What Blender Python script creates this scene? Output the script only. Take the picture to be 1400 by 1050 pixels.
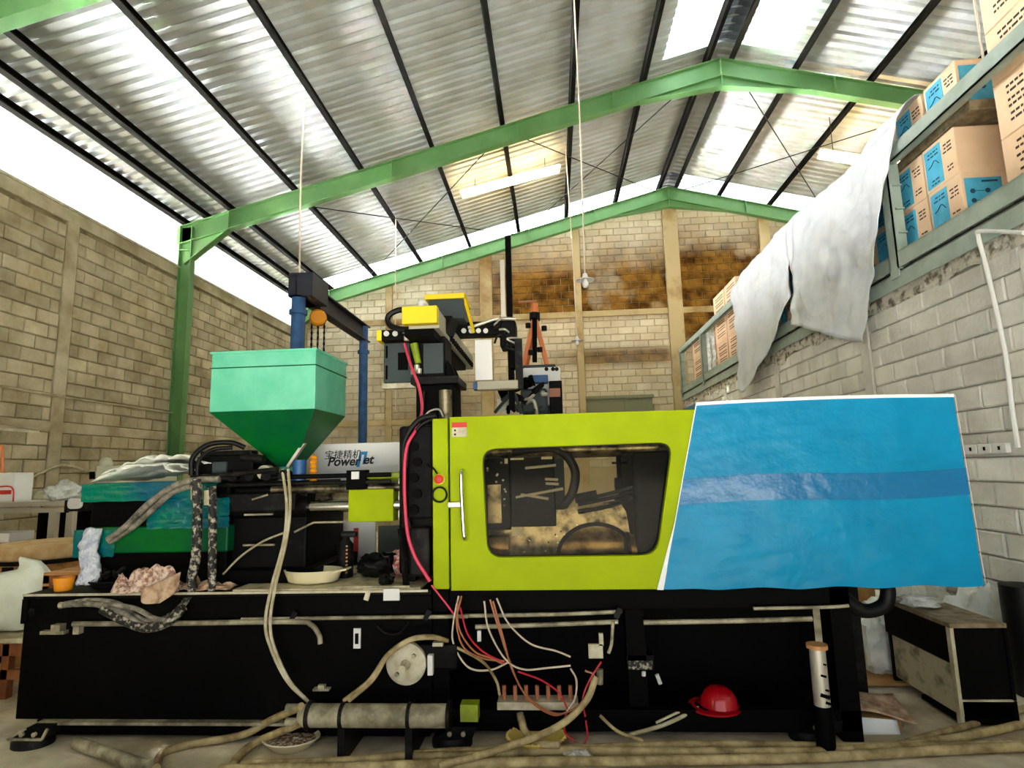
import bpy, bmesh, math, random
import numpy as np
from mathutils import Vector, Matrix, noise
random.seed(7)
for o in list(bpy.data.objects): bpy.data.objects.remove(o)
SC = bpy.context.scene
COL = SC.collection

# ------------------------------------------------------------------ camera
F_PX, ROLL, VP = 800.0, .035, (758.0, 640.0)
EYE = np.array([0, 0, 1.6])
_d = np.array([VP[0]-700, 525-VP[1], -F_PX]); _d /= np.linalg.norm(_d)
_u = np.array([-math.sin(ROLL), math.cos(ROLL), 0.]); _u -= _d*_u.dot(_d); _u /= np.linalg.norm(_u)
MW = np.array([np.cross(_d, _u), _d, _u])
cd = bpy.data.cameras.new('camera'); cam = bpy.data.objects.new('camera', cd); COL.objects.link(cam)
cd.sensor_width = 36; cd.lens = F_PX/1400*36; cd.clip_start = .05; cd.clip_end = 400
cam.matrix_world = Matrix([list(MW[i])+[EYE[i]] for i in range(3)]+[[0, 0, 0, 1]])
SC.camera = cam

def _ray(px, py): return MW @ np.array([px-700., 525.-py, -F_PX])
def onY(px, py, Y): w = _ray(px, py); return Vector(EYE+w*(Y/w[1]))
def onX(px, py, X): w = _ray(px, py); return Vector(EYE+w*(X/w[0]))
def onZ(px, py, Z): w = _ray(px, py); return Vector(EYE+w*((Z-1.6)/w[2]))

# ------------------------------------------------------------------ world, sun, exposure
world = bpy.data.worlds.new('sky'); SC.world = world; world.use_nodes = True
bg = world.node_tree.nodes['Background']; bg.inputs[0].default_value = (.93, .97, 1, 1); bg.inputs[1].default_value = 1.5
sd = bpy.data.lights.new('sun', 'SUN'); sd.energy = 290; sd.angle = math.radians(4); sd.color = (1, .985, .96)
sun = bpy.data.objects.new('sun', sd); COL.objects.link(sun)
sun.rotation_euler = Vector((.64, -.06, -.77)).to_track_quat('-Z', 'Y').to_euler()
SC.cycles.blur_glossy = 0; SC.cycles.sample_clamp_indirect = 0      # keep the sun's glint off the added metal roof
SC.view_settings.view_transform = 'Standard'; SC.view_settings.look = 'None'
SC.view_settings.exposure = 0.0; SC.view_settings.gamma = 1; SC.view_settings.use_curve_mapping = False

# ------------------------------------------------------------------ materials
MATS = {}
def s2l(c): return tuple((x/12.92 if x <= .04045 else ((x+.055)/1.055)**2.4) for x in c)
def rgb(r, g, b): return s2l((r/255, g/255, b/255))
def mat(name, col, rough=.6, metal=0, col2=None, scale=6, lo=.4, hi=.62, bump=0, bscale=40, spec=.5, emit=None, estr=0,
        trans=0, vary=0, detail=6, coat=0, alpha=1):
    m = bpy.data.materials.new(name); MATS[name] = m; m.use_nodes = True
    nt = m.node_tree; N = nt.nodes; L = nt.links; b = N['Principled BSDF']
    b.inputs['Base Color'].default_value = (*col, 1); b.inputs['Roughness'].default_value = rough
    b.inputs['Metallic'].default_value = metal; b.inputs['Specular IOR Level'].default_value = spec
    b.inputs['Transmission Weight'].default_value = trans; b.inputs['Coat Weight'].default_value = coat
    b.inputs['Alpha'].default_value = alpha
    geo = N.new('ShaderNodeNewGeometry')
    out = None
    if col2 is not None:
        n = N.new('ShaderNodeTexNoise'); n.inputs['Scale'].default_value = scale; n.inputs['Detail'].default_value = detail
        n.inputs['Roughness'].default_value = .6
        L.new(geo.outputs['Position'], n.inputs['Vector'])
        r = N.new('ShaderNodeValToRGB'); r.color_ramp.elements[0].position = lo; r.color_ramp.elements[1].position = hi
        r.color_ramp.elements[0].color = (*col, 1); r.color_ramp.elements[1].color = (*col2, 1)
        L.new(n.outputs['Fac'], r.inputs['Fac']); out = r.outputs['Color']
    if vary:
        oi = N.new('ShaderNodeObjectInfo')
        ad = N.new('ShaderNodeMath'); ad.operation = 'ADD'
        L.new(oi.outputs['Random'], ad.inputs[0]); L.new(geo.outputs['Random Per Island'], ad.inputs[1])
        fr = N.new('ShaderNodeMath'); fr.operation = 'FRACT'; L.new(ad.outputs[0], fr.inputs[0])
        mr = N.new('ShaderNodeMapRange'); mr.inputs['To Min'].default_value = 1-vary; mr.inputs['To Max'].default_value = 1+vary*.6
        L.new(fr.outputs[0], mr.inputs['Value'])
        hs = N.new('ShaderNodeHueSaturation'); L.new(mr.outputs[0], hs.inputs['Value'])
        if out: L.new(out, hs.inputs['Color'])
        else: hs.inputs['Color'].default_value = (*col, 1)
        out = hs.outputs['Color']
    if out: L.new(out, b.inputs['Base Color'])
    if bump:
        n2 = N.new('ShaderNodeTexNoise'); n2.inputs['Scale'].default_value = bscale; n2.inputs['Detail'].default_value = 5
        L.new(geo.outputs['Position'], n2.inputs['Vector'])
        bp = N.new('ShaderNodeBump'); bp.inputs['Strength'].default_value = bump; bp.inputs['Distance'].default_value = .02
        L.new(n2.outputs['Fac'], bp.inputs['Height']); L.new(bp.outputs['Normal'], b.inputs['Normal'])
    if emit:
        b.inputs['Emission Color'].default_value = (*emit, 1); b.inputs['Emission Strength'].default_value = estr
    return m

mat('concrete_floor', rgb(168, 154, 124), .85, col2=rgb(216, 206, 180), scale=2.2, bump=.3, bscale=30)
mat('block_left', rgb(160, 146, 112), .95, col2=rgb(204, 194, 164), scale=2.3, lo=.3, hi=.7, bump=.5, bscale=25, vary=.22, spec=.15)
mat('mortar_left', rgb(110, 98, 70), .95, col2=rgb(150, 138, 106), scale=3, spec=.1)
mat('column_left', rgb(160, 147, 116), .95, col2=rgb(196, 186, 158), scale=1.6, bump=.3, spec=.1)
mat('block_right', rgb(206, 203, 192), .95, col2=rgb(232, 230, 222), scale=2.5, lo=.3, hi=.7, bump=.5, bscale=25, vary=.12, spec=.15)
mat('mortar_right', rgb(176, 172, 158), .95, spec=.1)
mat('column_right', rgb(196, 194, 184), .95, col2=rgb(214, 212, 204), scale=2, bump=.3, spec=.1)
mat('rough_concrete', rgb(110, 102, 86), .95, col2=rgb(205, 200, 186), scale=9, lo=.38, hi=.52, bump=1, bscale=18, spec=.1)
mat('mortar_back', rgb(200, 186, 150), .95, spec=.1)
mat('column_back', rgb(196, 178, 136), .95, col2=rgb(140, 100, 36), scale=.9, lo=.5, hi=.72, bump=.3, spec=.1)
mat('black_paint', (.0015, .0015, .0015), .6, spec=.05)
mat('black_worn', (.002, .002, .002), .55, col2=(.02, .018, .014), scale=7, lo=.58, hi=.78, spec=.1)
mat('dark_steel', (.006, .006, .006), .5, metal=.2, col2=(.03, .027, .02), scale=14, lo=.5, hi=.75, spec=.15)
mat('black_rubber', (.004, .004, .004), .45, spec=.22)
mat('dusty_hose', (.05, .045, .035), .6, col2=(.4, .36, .27), scale=16, lo=.35, hi=.7)
mat('braided_hose', (.008, .008, .007), .7, col2=(.5, .45, .34), scale=34, lo=.5, hi=.62)
mat('tan_hose', rgb(120, 100, 60), .6, col2=rgb(196, 178, 130), scale=9, lo=.35, hi=.65)
mat('pale_hose', rgb(170, 158, 122), .5, col2=rgb(208, 200, 172), scale=10)
mat('dusty_steel', rgb(120, 112, 88), .6, metal=.2, col2=rgb(186, 178, 150), scale=8)
mat('pale_metal', rgb(206, 200, 176), .55, metal=.1, col2=rgb(178, 168, 138), scale=12)
mat('white_steel', rgb(228, 228, 224), .45)
mat('alu', rgb(210, 204, 188), .4, metal=.6)
mat('chrome', rgb(215, 212, 205), .18, metal=1)
mat('bronze', rgb(205, 170, 105), .3, metal=1, col2=rgb(120, 92, 48), scale=7)
mat('greasy_steel', rgb(150, 138, 110), .35, metal=.8, col2=rgb(40, 34, 22), scale=9, lo=.42, hi=.62)
mat('lime', rgb(164, 184, 0), .45, col2=rgb(155, 174, 0), scale=3, spec=.08)
mat('lime_dark', rgb(140, 160, 8), .5, col2=rgb(120, 136, 16), scale=8)
mat('hopper_green', rgb(92, 196, 158), .45, col2=rgb(116, 210, 176), scale=4, lo=.4, hi=.65)
mat('film_green', rgb(0, 118, 92), .2, col2=rgb(0, 90, 110), scale=3, bump=.7, bscale=16)
mat('paint_green', rgb(0, 100, 34), .4, col2=rgb(0, 84, 48), scale=3, spec=.2)
mat('frame_green', rgb(92, 140, 82), .5, col2=rgb(104, 150, 92), scale=2)
mat('purlin_steel', (.006, .0055, .004), .9, spec=.02)
mat('rack_green', rgb(158, 174, 164), .5, col2=rgb(142, 158, 146), scale=5)
mat('blue_film', rgb(0, 140, 186), .36, col2=rgb(0, 132, 178), scale=3, bump=.45, bscale=9, spec=.2)
mat('blue_tape', rgb(0, 110, 164), .25, bump=.3, bscale=14)
mat('white_film', rgb(236, 240, 240), .4, bump=.4, bscale=20)
mat("tarp", rgb(214, 219, 224), .5, col2=rgb(200, 206, 214), scale=3, bump=1, bscale=6)
mat('plastic_white', rgb(244, 246, 238), .35, col2=rgb(224, 226, 210), scale=8, bump=.5, bscale=18)
mat('plastic_bag', rgb(224, 228, 226), .25, col2=rgb(188, 186, 172), scale=11, bump=.8, bscale=22)
mat('bubble_wrap', rgb(196, 204, 222), .25, col2=rgb(240, 244, 250), scale=20, bump=1, bscale=60)
mat('sack', rgb(238, 242, 224), .7, col2=rgb(226, 232, 208), scale=7, bump=.5, bscale=14)
mat('cardboard', rgb(230, 196, 160), .85, col2=rgb(238, 206, 172), scale=3, vary=.06, spec=.15)
mat('cardboard_dark', rgb(170, 130, 80), .85, col2=rgb(196, 154, 98), scale=6, spec=.15)
mat('print_ink', rgb(60, 42, 34), .8)
mat('print_red', rgb(196, 40, 30), .8)
mat('label_blue', rgb(78, 180, 216), .6, col2=rgb(62, 166, 204), scale=8)
mat('label_dark', rgb(20, 66, 92), .7)
mat('wood', rgb(150, 90, 44), .6, col2=rgb(110, 58, 26), scale=9)
mat('wood_grey', rgb(140, 124, 96), .8, col2=rgb(104, 88, 60), scale=12, vary=.2)
mat('drum_card', rgb(190, 140, 74), .7, col2=rgb(112, 68, 24), scale=5, lo=.45, hi=.65)
mat('drum_lid', rgb(206, 178, 130), .75, col2=rgb(186, 150, 96), scale=7)
mat('yellow', rgb(242, 208, 0), .4)
mat('hoist_yellow', rgb(232, 150, 0), .5)
mat('orange', rgb(226, 128, 74), .5)
mat('orange_cup', rgb(248, 160, 30), .35)
mat('robot_grey', rgb(58, 68, 70), .5, spec=.3)
mat('robot_beige', rgb(176, 170, 146), .5)
mat('gantry_blue', rgb(36, 92, 148), .45, col2=rgb(24, 70, 122), scale=5)
mat('gantry_dark', rgb(14, 20, 44), .5)
mat('red_plastic', rgb(170, 8, 22), .22, coat=.3)
mat('red_wire', rgb(200, 44, 60), .4)
mat('copper_wire', rgb(176, 110, 74), .45)
mat('white_wire', rgb(216, 200, 178), .45)
mat('pink_cable', rgb(222, 60, 92), .4)
mat('cream_tray', rgb(226, 216, 176), .4)
mat('worn_plate', rgb(196, 186, 150), .6, col2=rgb(90, 78, 50), scale=8, lo=.5, hi=.7)
mat('rag', rgb(150, 104, 84), .95, col2=rgb(226, 204, 184), scale=38, lo=.42, hi=.58)
mat('rag_plain', rgb(206, 178, 148), .95, col2=rgb(150, 112, 84), scale=14)
mat('red_scrap', rgb(214, 90, 80), .8, col2=rgb(240, 214, 204), scale=60, lo=.45, hi=.55)
mat('red_print', rgb(206, 52, 40), .6)
mat('white_paint', rgb(236, 236, 232), .45)
mat('text_black', (.008, .008, .008), .6)
mat('logo_blue', rgb(0, 128, 190), .5)
mat('basket_yellow', rgb(222, 196, 104), .5)
mat('debris', rgb(120, 84, 40), .9, col2=rgb(220, 210, 190), scale=40, lo=.45, hi=.6)
mat('cream_machine', rgb(206, 206, 182), .5)
mat('grey_board', rgb(78, 86, 78), .6)
mat('window_paint', rgb(136, 140, 110), .6)
mat('bounce_roof_metal', rgb(240, 242, 244), .25, metal=1)
mat('yard', rgb(92, 90, 84), .9)
mat('lamp_glow', (1, .86, .6), .5, emit=(1, .72, .34), estr=32)
mat('bulb', (1, 1, 1), .3)
mat('roof_metal', rgb(182, 187, 188), .45, metal=.2, col2=rgb(164, 166, 158), scale=1.4)
mat('cork', rgb(196, 140, 84), .6)
def tinted(name, col, w):
    m = bpy.data.materials.new(name); MATS[name] = m; m.use_nodes = True
    N = m.node_tree.nodes; L = m.node_tree.links
    t = N.new('ShaderNodeBsdfTransparent'); t.inputs[0].default_value = (*col, 1)
    g_ = N.new('ShaderNodeBsdfGlossy'); g_.inputs['Roughness'].default_value = .08
    mx = N.new('ShaderNodeMixShader'); mx.inputs[0].default_value = w
    L.new(t.outputs[0], mx.inputs[1]); L.new(g_.outputs[0], mx.inputs[2]); L.new(mx.outputs[0], N['Material Output'].inputs['Surface'])
tinted('window_pane', (.86, .83, .74), .0025)

def translucent(name, col, w):
    m = bpy.data.materials.new(name); MATS[name] = m; m.use_nodes = True
    nt = m.node_tree; N = nt.nodes; L = nt.links; b = N['Principled BSDF']
    b.inputs['Base Color'].default_value = (*col, 1); b.inputs['Roughness'].default_value = .5
    t = N.new('ShaderNodeBsdfTranslucent'); t.inputs[0].default_value = (*col, 1)
    mx = N.new('ShaderNodeMixShader'); mx.inputs[0].default_value = w
    L.new(b.outputs[0], mx.inputs[1]); L.new(t.outputs[0], mx.inputs[2]); L.new(mx.outputs[0], N['Material Output'].inputs['Surface'])
translucent('skylight', rgb(96, 102, 106), .6)

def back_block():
    # cream blocks, browner above the tie beam, to the right and in lower patches
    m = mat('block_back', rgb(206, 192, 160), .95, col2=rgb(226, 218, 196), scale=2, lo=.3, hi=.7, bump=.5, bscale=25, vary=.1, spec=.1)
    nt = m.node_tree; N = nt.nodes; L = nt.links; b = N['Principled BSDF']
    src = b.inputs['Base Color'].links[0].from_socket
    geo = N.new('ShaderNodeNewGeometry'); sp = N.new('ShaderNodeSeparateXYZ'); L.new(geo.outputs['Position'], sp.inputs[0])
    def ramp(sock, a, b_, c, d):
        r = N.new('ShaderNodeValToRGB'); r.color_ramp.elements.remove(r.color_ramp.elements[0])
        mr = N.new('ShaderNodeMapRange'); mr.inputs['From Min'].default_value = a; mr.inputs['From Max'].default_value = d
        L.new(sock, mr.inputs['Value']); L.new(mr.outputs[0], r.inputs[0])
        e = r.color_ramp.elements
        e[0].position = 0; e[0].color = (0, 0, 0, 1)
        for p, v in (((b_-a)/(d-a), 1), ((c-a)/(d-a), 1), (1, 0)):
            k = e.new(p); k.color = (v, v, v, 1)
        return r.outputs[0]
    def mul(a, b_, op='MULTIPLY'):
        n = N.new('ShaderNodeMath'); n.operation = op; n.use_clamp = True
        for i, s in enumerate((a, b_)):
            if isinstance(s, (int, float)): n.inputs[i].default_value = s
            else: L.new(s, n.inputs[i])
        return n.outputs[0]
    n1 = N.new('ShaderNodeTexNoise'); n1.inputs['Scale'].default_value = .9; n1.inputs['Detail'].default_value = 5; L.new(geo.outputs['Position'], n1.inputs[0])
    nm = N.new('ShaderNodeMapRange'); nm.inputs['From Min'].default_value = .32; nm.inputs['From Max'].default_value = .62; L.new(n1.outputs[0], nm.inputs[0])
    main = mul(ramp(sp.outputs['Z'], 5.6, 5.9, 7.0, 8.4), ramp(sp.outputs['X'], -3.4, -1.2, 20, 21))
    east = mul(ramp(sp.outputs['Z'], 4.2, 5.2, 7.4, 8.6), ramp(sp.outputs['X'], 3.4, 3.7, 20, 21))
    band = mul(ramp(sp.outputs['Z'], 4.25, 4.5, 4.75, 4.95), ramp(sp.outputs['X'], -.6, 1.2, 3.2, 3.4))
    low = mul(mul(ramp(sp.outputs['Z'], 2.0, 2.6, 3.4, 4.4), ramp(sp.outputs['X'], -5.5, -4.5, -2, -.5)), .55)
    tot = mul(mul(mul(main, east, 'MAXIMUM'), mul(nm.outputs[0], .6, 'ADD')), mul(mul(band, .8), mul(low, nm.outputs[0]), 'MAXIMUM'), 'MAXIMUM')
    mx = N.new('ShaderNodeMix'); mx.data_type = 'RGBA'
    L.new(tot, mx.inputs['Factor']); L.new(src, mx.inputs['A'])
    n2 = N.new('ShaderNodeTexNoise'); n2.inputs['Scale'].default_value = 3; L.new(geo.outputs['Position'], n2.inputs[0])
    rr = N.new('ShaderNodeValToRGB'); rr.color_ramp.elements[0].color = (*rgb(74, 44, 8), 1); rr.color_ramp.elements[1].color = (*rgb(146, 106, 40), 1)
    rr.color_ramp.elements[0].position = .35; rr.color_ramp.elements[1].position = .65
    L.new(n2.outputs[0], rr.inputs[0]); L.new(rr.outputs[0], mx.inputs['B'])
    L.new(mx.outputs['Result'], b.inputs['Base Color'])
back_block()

# ------------------------------------------------------------------ mesh helpers
ORG = {}
def catmull(pts, n=8, closed=False):
    P = [Vector(p) for p in pts]
    if len(P) < 3: return P
    out = []
    m = len(P)
    for i in range(m-1):
        p0 = P[i-1] if i else P[0]*2-P[1]; p1 = P[i]; p2 = P[i+1]; p3 = P[i+2] if i+2 < m else P[-1]*2-P[-2]
        for k in range(n):
            t = k/n; a = .5*((2*p1)+(p2-p0)*t+(2*p0-5*p1+4*p2-p3)*t*t+(3*p1-p0-3*p2+p3)*t**3); out.append(a)
    out.append(P[-1]); return out

class MB:
    def __init__(s): s.v = []; s.f = []
    def add(s, vs, fs):
        o = len(s.v); s.v += [Vector(v) for v in vs]; s.f += [[i+o for i in f] for f in fs]; return s
    def box(s, x0, x1, y0, y1, z0, z1):
        return s.add([(x0,y0,z0),(x1,y0,z0),(x1,y1,z0),(x0,y1,z0),(x0,y0,z1),(x1,y0,z1),(x1,y1,z1),(x0,y1,z1)],
                     [(3,2,1,0),(4,5,6,7),(0,1,5,4),(1,2,6,5),(2,3,7,6),(3,0,4,7)])
    def obox(s, c, size, rot=(0,0,0)):
        from mathutils import Euler
        R = Euler(rot).to_matrix(); h = [x/2 for x in size]; c = Vector(c)
        vs = [c+R@Vector((sx*h[0], sy*h[1], sz*h[2])) for sz in (-1,1) for sx, sy in ((-1,-1),(1,-1),(1,1),(-1,1))]
        return s.add(vs, [(3,2,1,0),(4,5,6,7),(0,1,5,4),(1,2,6,5),(2,3,7,6),(3,0,4,7)])
    def bar(s, a, b, w, h, up=(0,0,1)):
        a, b = Vector(a), Vector(b); d = (b-a).normalized(); side = d.cross(Vector(up))
        if side.length < 1e-4: side = d.cross(Vector((0,1,0)))
        side.normalize(); u = side.cross(d)
        vs = [p+side*sx*w/2+u*sz*h/2 for p in (a, b) for sx, sz in ((-1,-1),(1,-1),(1,1),(-1,1))]
        return s.add(vs, [(0,1,2,3),(7,6,5,4),(0,4,5,1),(1,5,6,2),(2,6,7,3),(3,7,4,0)])
    def cyl(s, a, b, r0, r1=None, n=20):
        r1 = r0 if r1 is None else r1
        a, b = Vector(a), Vector(b); d = (b-a).normalized()
        x = d.orthogonal().normalized(); y = d.cross(x)
        vs = [p+(x*math.cos(2*math.pi*i/n)+y*math.sin(2*math.pi*i/n))*r for p, r in ((a, r0), (b, r1)) for i in range(n)]
        return s.add(vs, [(i, (i+1) % n, n+(i+1) % n, n+i) for i in range(n)]+[tuple(range(n))[::-1], tuple(range(n, 2*n))])
    def tube(s, pts, r, n=8, res=8, jit=0):
        P = catmull(pts, res) if res > 1 else [Vector(p) for p in pts]
        if len(P) < 2: return s
        t = (P[1]-P[0]).normalized(); x = t.orthogonal().normalized(); vs = []; fs = []
        for i, p in enumerate(P):
            t = (P[min(i+1, len(P)-1)]-P[max(i-1, 0)])
            t = t.normalized() if t.length > 1e-7 else Vector((0,0,1))
            x = (x-t*x.dot(t)).normalized(); y = t.cross(x)
            rr = r(i/(len(P)-1)) if callable(r) else r
            for k in range(n):
                a = 2*math.pi*k/n
                vs.append(p+(x*math.cos(a)+y*math.sin(a))*rr*(1+jit*random.uniform(-1, 1)))
        for i in range(len(P)-1):
            fs += [(i*n+k, i*n+(k+1) % n, (i+1)*n+(k+1) % n, (i+1)*n+k) for k in range(n)]
        fs += [tuple(range(n))[::-1], tuple(range((len(P)-1)*n, len(P)*n))]
        return s.add(vs, fs)
    def lathe(s, c, prof, n=24, ax=None, sx=1, sy=1):
        c = Vector(c); z = Vector(ax or (0,0,1)).normalized(); x = z.orthogonal().normalized() if ax else Vector((1,0,0)); y = z.cross(x)
        vs = [c+z*h+(x*math.cos(2*math.pi*i/n)*sx+y*math.sin(2*math.pi*i/n)*sy)*max(r, 1e-4) for r, h in prof for i in range(n)]
        fs = [(j*n+i, j*n+(i+1) % n, (j+1)*n+(i+1) % n, (j+1)*n+i) for j in range(len(prof)-1) for i in range(n)]
        return s.add(vs, fs)
    def prism(s, poly, fn, a, b):   # fn(u, v, w) -> xyz
        n = len(poly); vs = [fn(u, v, w) for w in (a, b) for u, v in poly]
        return s.add(vs, [tuple(range(n))[::-1], tuple(range(n, 2*n))]+[(i, (i+1) % n, n+(i+1) % n, n+i) for i in range(n)])
    def grid(s, fn, nu, nv):
        vs = [fn(i/nu, j/nv) for j in range(nv+1) for i in range(nu+1)]
        return s.add(vs, [(j*(nu+1)+i, j*(nu+1)+i+1, (j+1)*(nu+1)+i+1, (j+1)*(nu+1)+i) for j in range(nv) for i in range(nu)])
    def mesh(s, name, m, smooth=0, org=(0,0,0), recalc=True):
        me = bpy.data.meshes.new(name); o = Vector(org)
        me.from_pydata([tuple(v-o) for v in s.v], [], s.f); me.update()
        if recalc:
            b = bmesh.new(); b.from_mesh(me); bmesh.ops.recalc_face_normals(b, faces=b.faces); b.to_mesh(me); b.free()
        if smooth:
            me.polygons.foreach_set('use_smooth', [True]*len(me.polygons))
            me.set_sharp_from_angle(angle=math.radians(smooth))
        if m: me.materials.append(MATS[m])
        return me
    def build(s, name, m, parent=None, smooth=0, bevel=0, solid=0, subsurf=0, label=None, recalc=True):
        if parent is not None: org = ORG[parent]
        else:
            xs = [v.x for v in s.v]; ys = [v.y for v in s.v]; zs = [v.z for v in s.v]
            org = Vector(((min(xs)+max(xs))/2, (min(ys)+max(ys))/2, min(zs)))
        o = bpy.data.objects.new(name, s.mesh(name, m, smooth, org, recalc)); COL.objects.link(o); ORG[o] = org
        if parent is not None: o.parent = parent
        else: o.location = org
        if solid:
            md = o.modifiers.new('solid', 'SOLIDIFY'); md.thickness = solid; md.offset = 0
        if bevel:
            md = o.modifiers.new('bevel', 'BEVEL'); md.width = bevel; md.segments = 2; md.limit_method = 'ANGLE'
        if subsurf:
            md = o.modifiers.new('sub', 'SUBSURF'); md.levels = md.render_levels = subsurf
        if label: o['label'] = label
        return o

def tag(o, label, cat, group=None):
    o['label'] = label; o['category'] = cat
    if group: o['group'] = group
    return o
def thing(name, label, cat, loc, group=None):
    o = bpy.data.objects.new(name, None); COL.objects.link(o); o.location = loc; ORG[o] = Vector(loc); o.empty_display_size = .1
    return tag(o, label, cat, group)
def struct(o): o['kind'] = 'structure'; return o
def inst(name, me, parent, loc, rot=None, scale=None):
    o = bpy.data.objects.new(name, me); COL.objects.link(o); o.parent = parent; o.location = Vector(loc)-ORG[parent]
    if rot: o.rotation_euler = rot
    if scale: o.scale = scale
    return o
def curve_mesh(name, splines, m, parent, thick, xf, bevel=0):
    # closed 2D outlines (first outer, rest holes) -> plate; xf maps local (u, v, w) matrix to the world
    cu = bpy.data.curves.new(name, 'CURVE'); cu.dimensions = '2D'; cu.fill_mode = 'BOTH'; cu.extrude = thick/2; cu.bevel_depth = bevel
    for pts in splines:
        sp = cu.splines.new('POLY'); sp.points.add(len(pts)-1); sp.use_cyclic_u = True
        for p, q in zip(sp.points, pts): p.co = (q[0], q[1], 0, 1)
    return curve_to(name, cu, m, parent, xf)
def curve_to(name, cu, m, parent, xf):
    t = bpy.data.objects.new('tmp', cu); COL.objects.link(t)
    dg = bpy.context.evaluated_depsgraph_get(); me = bpy.data.meshes.new_from_object(t.evaluated_get(dg))
    bpy.data.objects.remove(t); bpy.data.curves.remove(cu)
    me.transform(xf); me.transform(Matrix.Translation(-ORG[parent])); me.name = name
    me.materials.clear(); me.materials.append(MATS[m])
    o = bpy.data.objects.new(name, me); COL.objects.link(o); o.parent = parent; ORG[o] = ORG[parent]
    return o
def text(name, body, m, parent, size, xf, shear=0, thick=.002, bold=0):
    cu = bpy.data.curves.new(name, 'FONT'); cu.body = body; cu.size = size; cu.extrude = thick; cu.shear = shear; cu.offset = bold
    return curve_to(name, cu, m, parent, xf)
XZ = Matrix(((1,0,0,0),(0,0,-1,0),(0,1,0,0),(0,0,0,1)))      # local xy plate -> world xz plane facing -Y
def face_y(y): return Matrix.Translation((0, y, 0)) @ XZ
def wob(p, s, a): return noise.noise(Vector(p)*s)*a

# ================================================================== STRUCTURE
XL, XR, YB, ZWL = -7.3, 3.55, 16.0, 5.72
RIDGE_X, EAVE_Z, SL = 3.5, 6.62, .264
def roof_z(x): return EAVE_Z+SL*(x-XL) if x <= RIDGE_X else EAVE_Z+SL*(2*RIDGE_X-x-XL)

fl = struct(MB().box(-8, 14.6, -1.2, 16.3, -.2, 0).build('floor', 'concrete_floor'))
yd = struct(MB().box(-60, 60, -60, 60, -.5, -.21).build('floor_yard', 'yard'))

def wall_blocks(wall, mname, cells, mk, other):
    # cells: (centre, length, height); nearest 300 are objects that share meshes, the rest one mesh
    cells = sorted(cells, key=lambda c: (Vector(c[0])-Vector(EYE)).length)
    cache = {}
    rest = MB()
    for i, (c, ln, h) in enumerate(cells):
        if i < 300:
            key = (round(ln, 2), round(h, 2), i % 3)
            if key not in cache:
                b = MB(); mk(b, Vector((0,0,0)), ln, h, key[2]); cache[key] = b.mesh('block', mname)
            inst('block', cache[key], wall, c)
        else: mk(rest, Vector(c), ln, h, i % 3)
    if rest.v:
        o = rest.build('blocks', mname, wall); o['kind'] = 'stuff'

def chamfer_box(b, c, hx, hy, hz, nax, out):
    # block with chamfered visible rim: nax 0 = normal along X, 1 = along Y; out = +-1 side of the room
    ch = .012
    if nax == 0:
        base = [(-hx*out, sy*hy, sz*hz) for sy, sz in ((-1,-1),(1,-1),(1,1),(-1,1))]
        mid = [((hx-ch)*out, sy*hy, sz*hz) for sy, sz in ((-1,-1),(1,-1),(1,1),(-1,1))]
        top = [(hx*out, sy*(hy-ch), sz*(hz-ch)) for sy, sz in ((-1,-1),(1,-1),(1,1),(-1,1))]
    else:
        base = [(sx*hx, -hy*out, sz*hz) for sx, sz in ((-1,-1),(1,-1),(1,1),(-1,1))]
        mid = [(sx*hx, (hy-ch)*out, sz*hz) for sx, sz in ((-1,-1),(1,-1),(1,1),(-1,1))]
        top = [(sx*(hx-ch), hy*out, sz*(hz-ch)) for sx, sz in ((-1,-1),(1,-1),(1,1),(-1,1))]
    q = [(i, (i+1) % 4, 4+(i+1) % 4, 4+i) for i in range(4)]+[(4+i, 4+(i+1) % 4, 8+(i+1) % 4, 8+i) for i in range(4)]+[(8,9,10,11)]
    b.add([Vector(p)+c for p in base+mid+top], q)

def courses(u0, u1, z0, z1, pl=.40, ph=.20, skip=None):
    out = []; k = 0; z = z0
    while z+ph*.6 < z1:
        h = min(ph, z1-z); u = u0-(pl/2 if k % 2 else 0)-random.uniform(0, .04)
        while u < u1-.04:
            a, b = max(u, u0), min(u+pl, u1)
            if b-a > .06 and not (skip and skip((a+b)/2, z+h/2)): out.append(((a+b)/2, z+h/2, round(b-a-.014, 2), round(h-.014, 2)))
            u += pl
        z += ph; k += 1
    return out

# ---- left wall: bays of blocks between concrete columns, tie beams
wl = struct(MB().box(XL-.16, XL-.03, -1, YB, 0, ZWL-.02).build('wall_left', 'mortar_left'))
colsL = [-.9, 2.7, 5.35, 8.12, 10.9, 13.45, 15.85]
for y in colsL: MB().box(XL-.06, XL+.012, y-.11, y+.11, 0, ZWL-.18).build('concrete_column', 'column_left', wl, bevel=.01)
MB().box(XL-.17, XL+.014, -1, YB, ZWL-.2, ZWL).build('tie_beam', 'column_left', wl, bevel=.01)
MB().box(XL-.06, XL+.008, -1, YB, 2.3, 2.46).build('tie_beam', 'column_left', wl, bevel=.01)
MB().box(XL-.2, XL+.03, -1, YB, ZWL, ZWL+.035).build('coping', 'pale_metal', wl)
cl = []
for a, b in zip(colsL[1:-1], colsL[2:]):
    for z0, z1 in ((.3, 2.3), (2.46, ZWL-.2)):
        for u, z, ln, h in courses(a+.115, b-.115, z0, z1):
            cl.append(((XL-.03, u, z), ln, h))
cl = [c for c in cl if c[0][1] > 5.4]
def mkL(b, c, ln, h, k): chamfer_box(b, c+Vector((.006*k-.004, 0, 0)), .03, ln/2, h/2, 0, 1)
wall_blocks(wl, 'block_left', cl, mkL, None)

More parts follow.
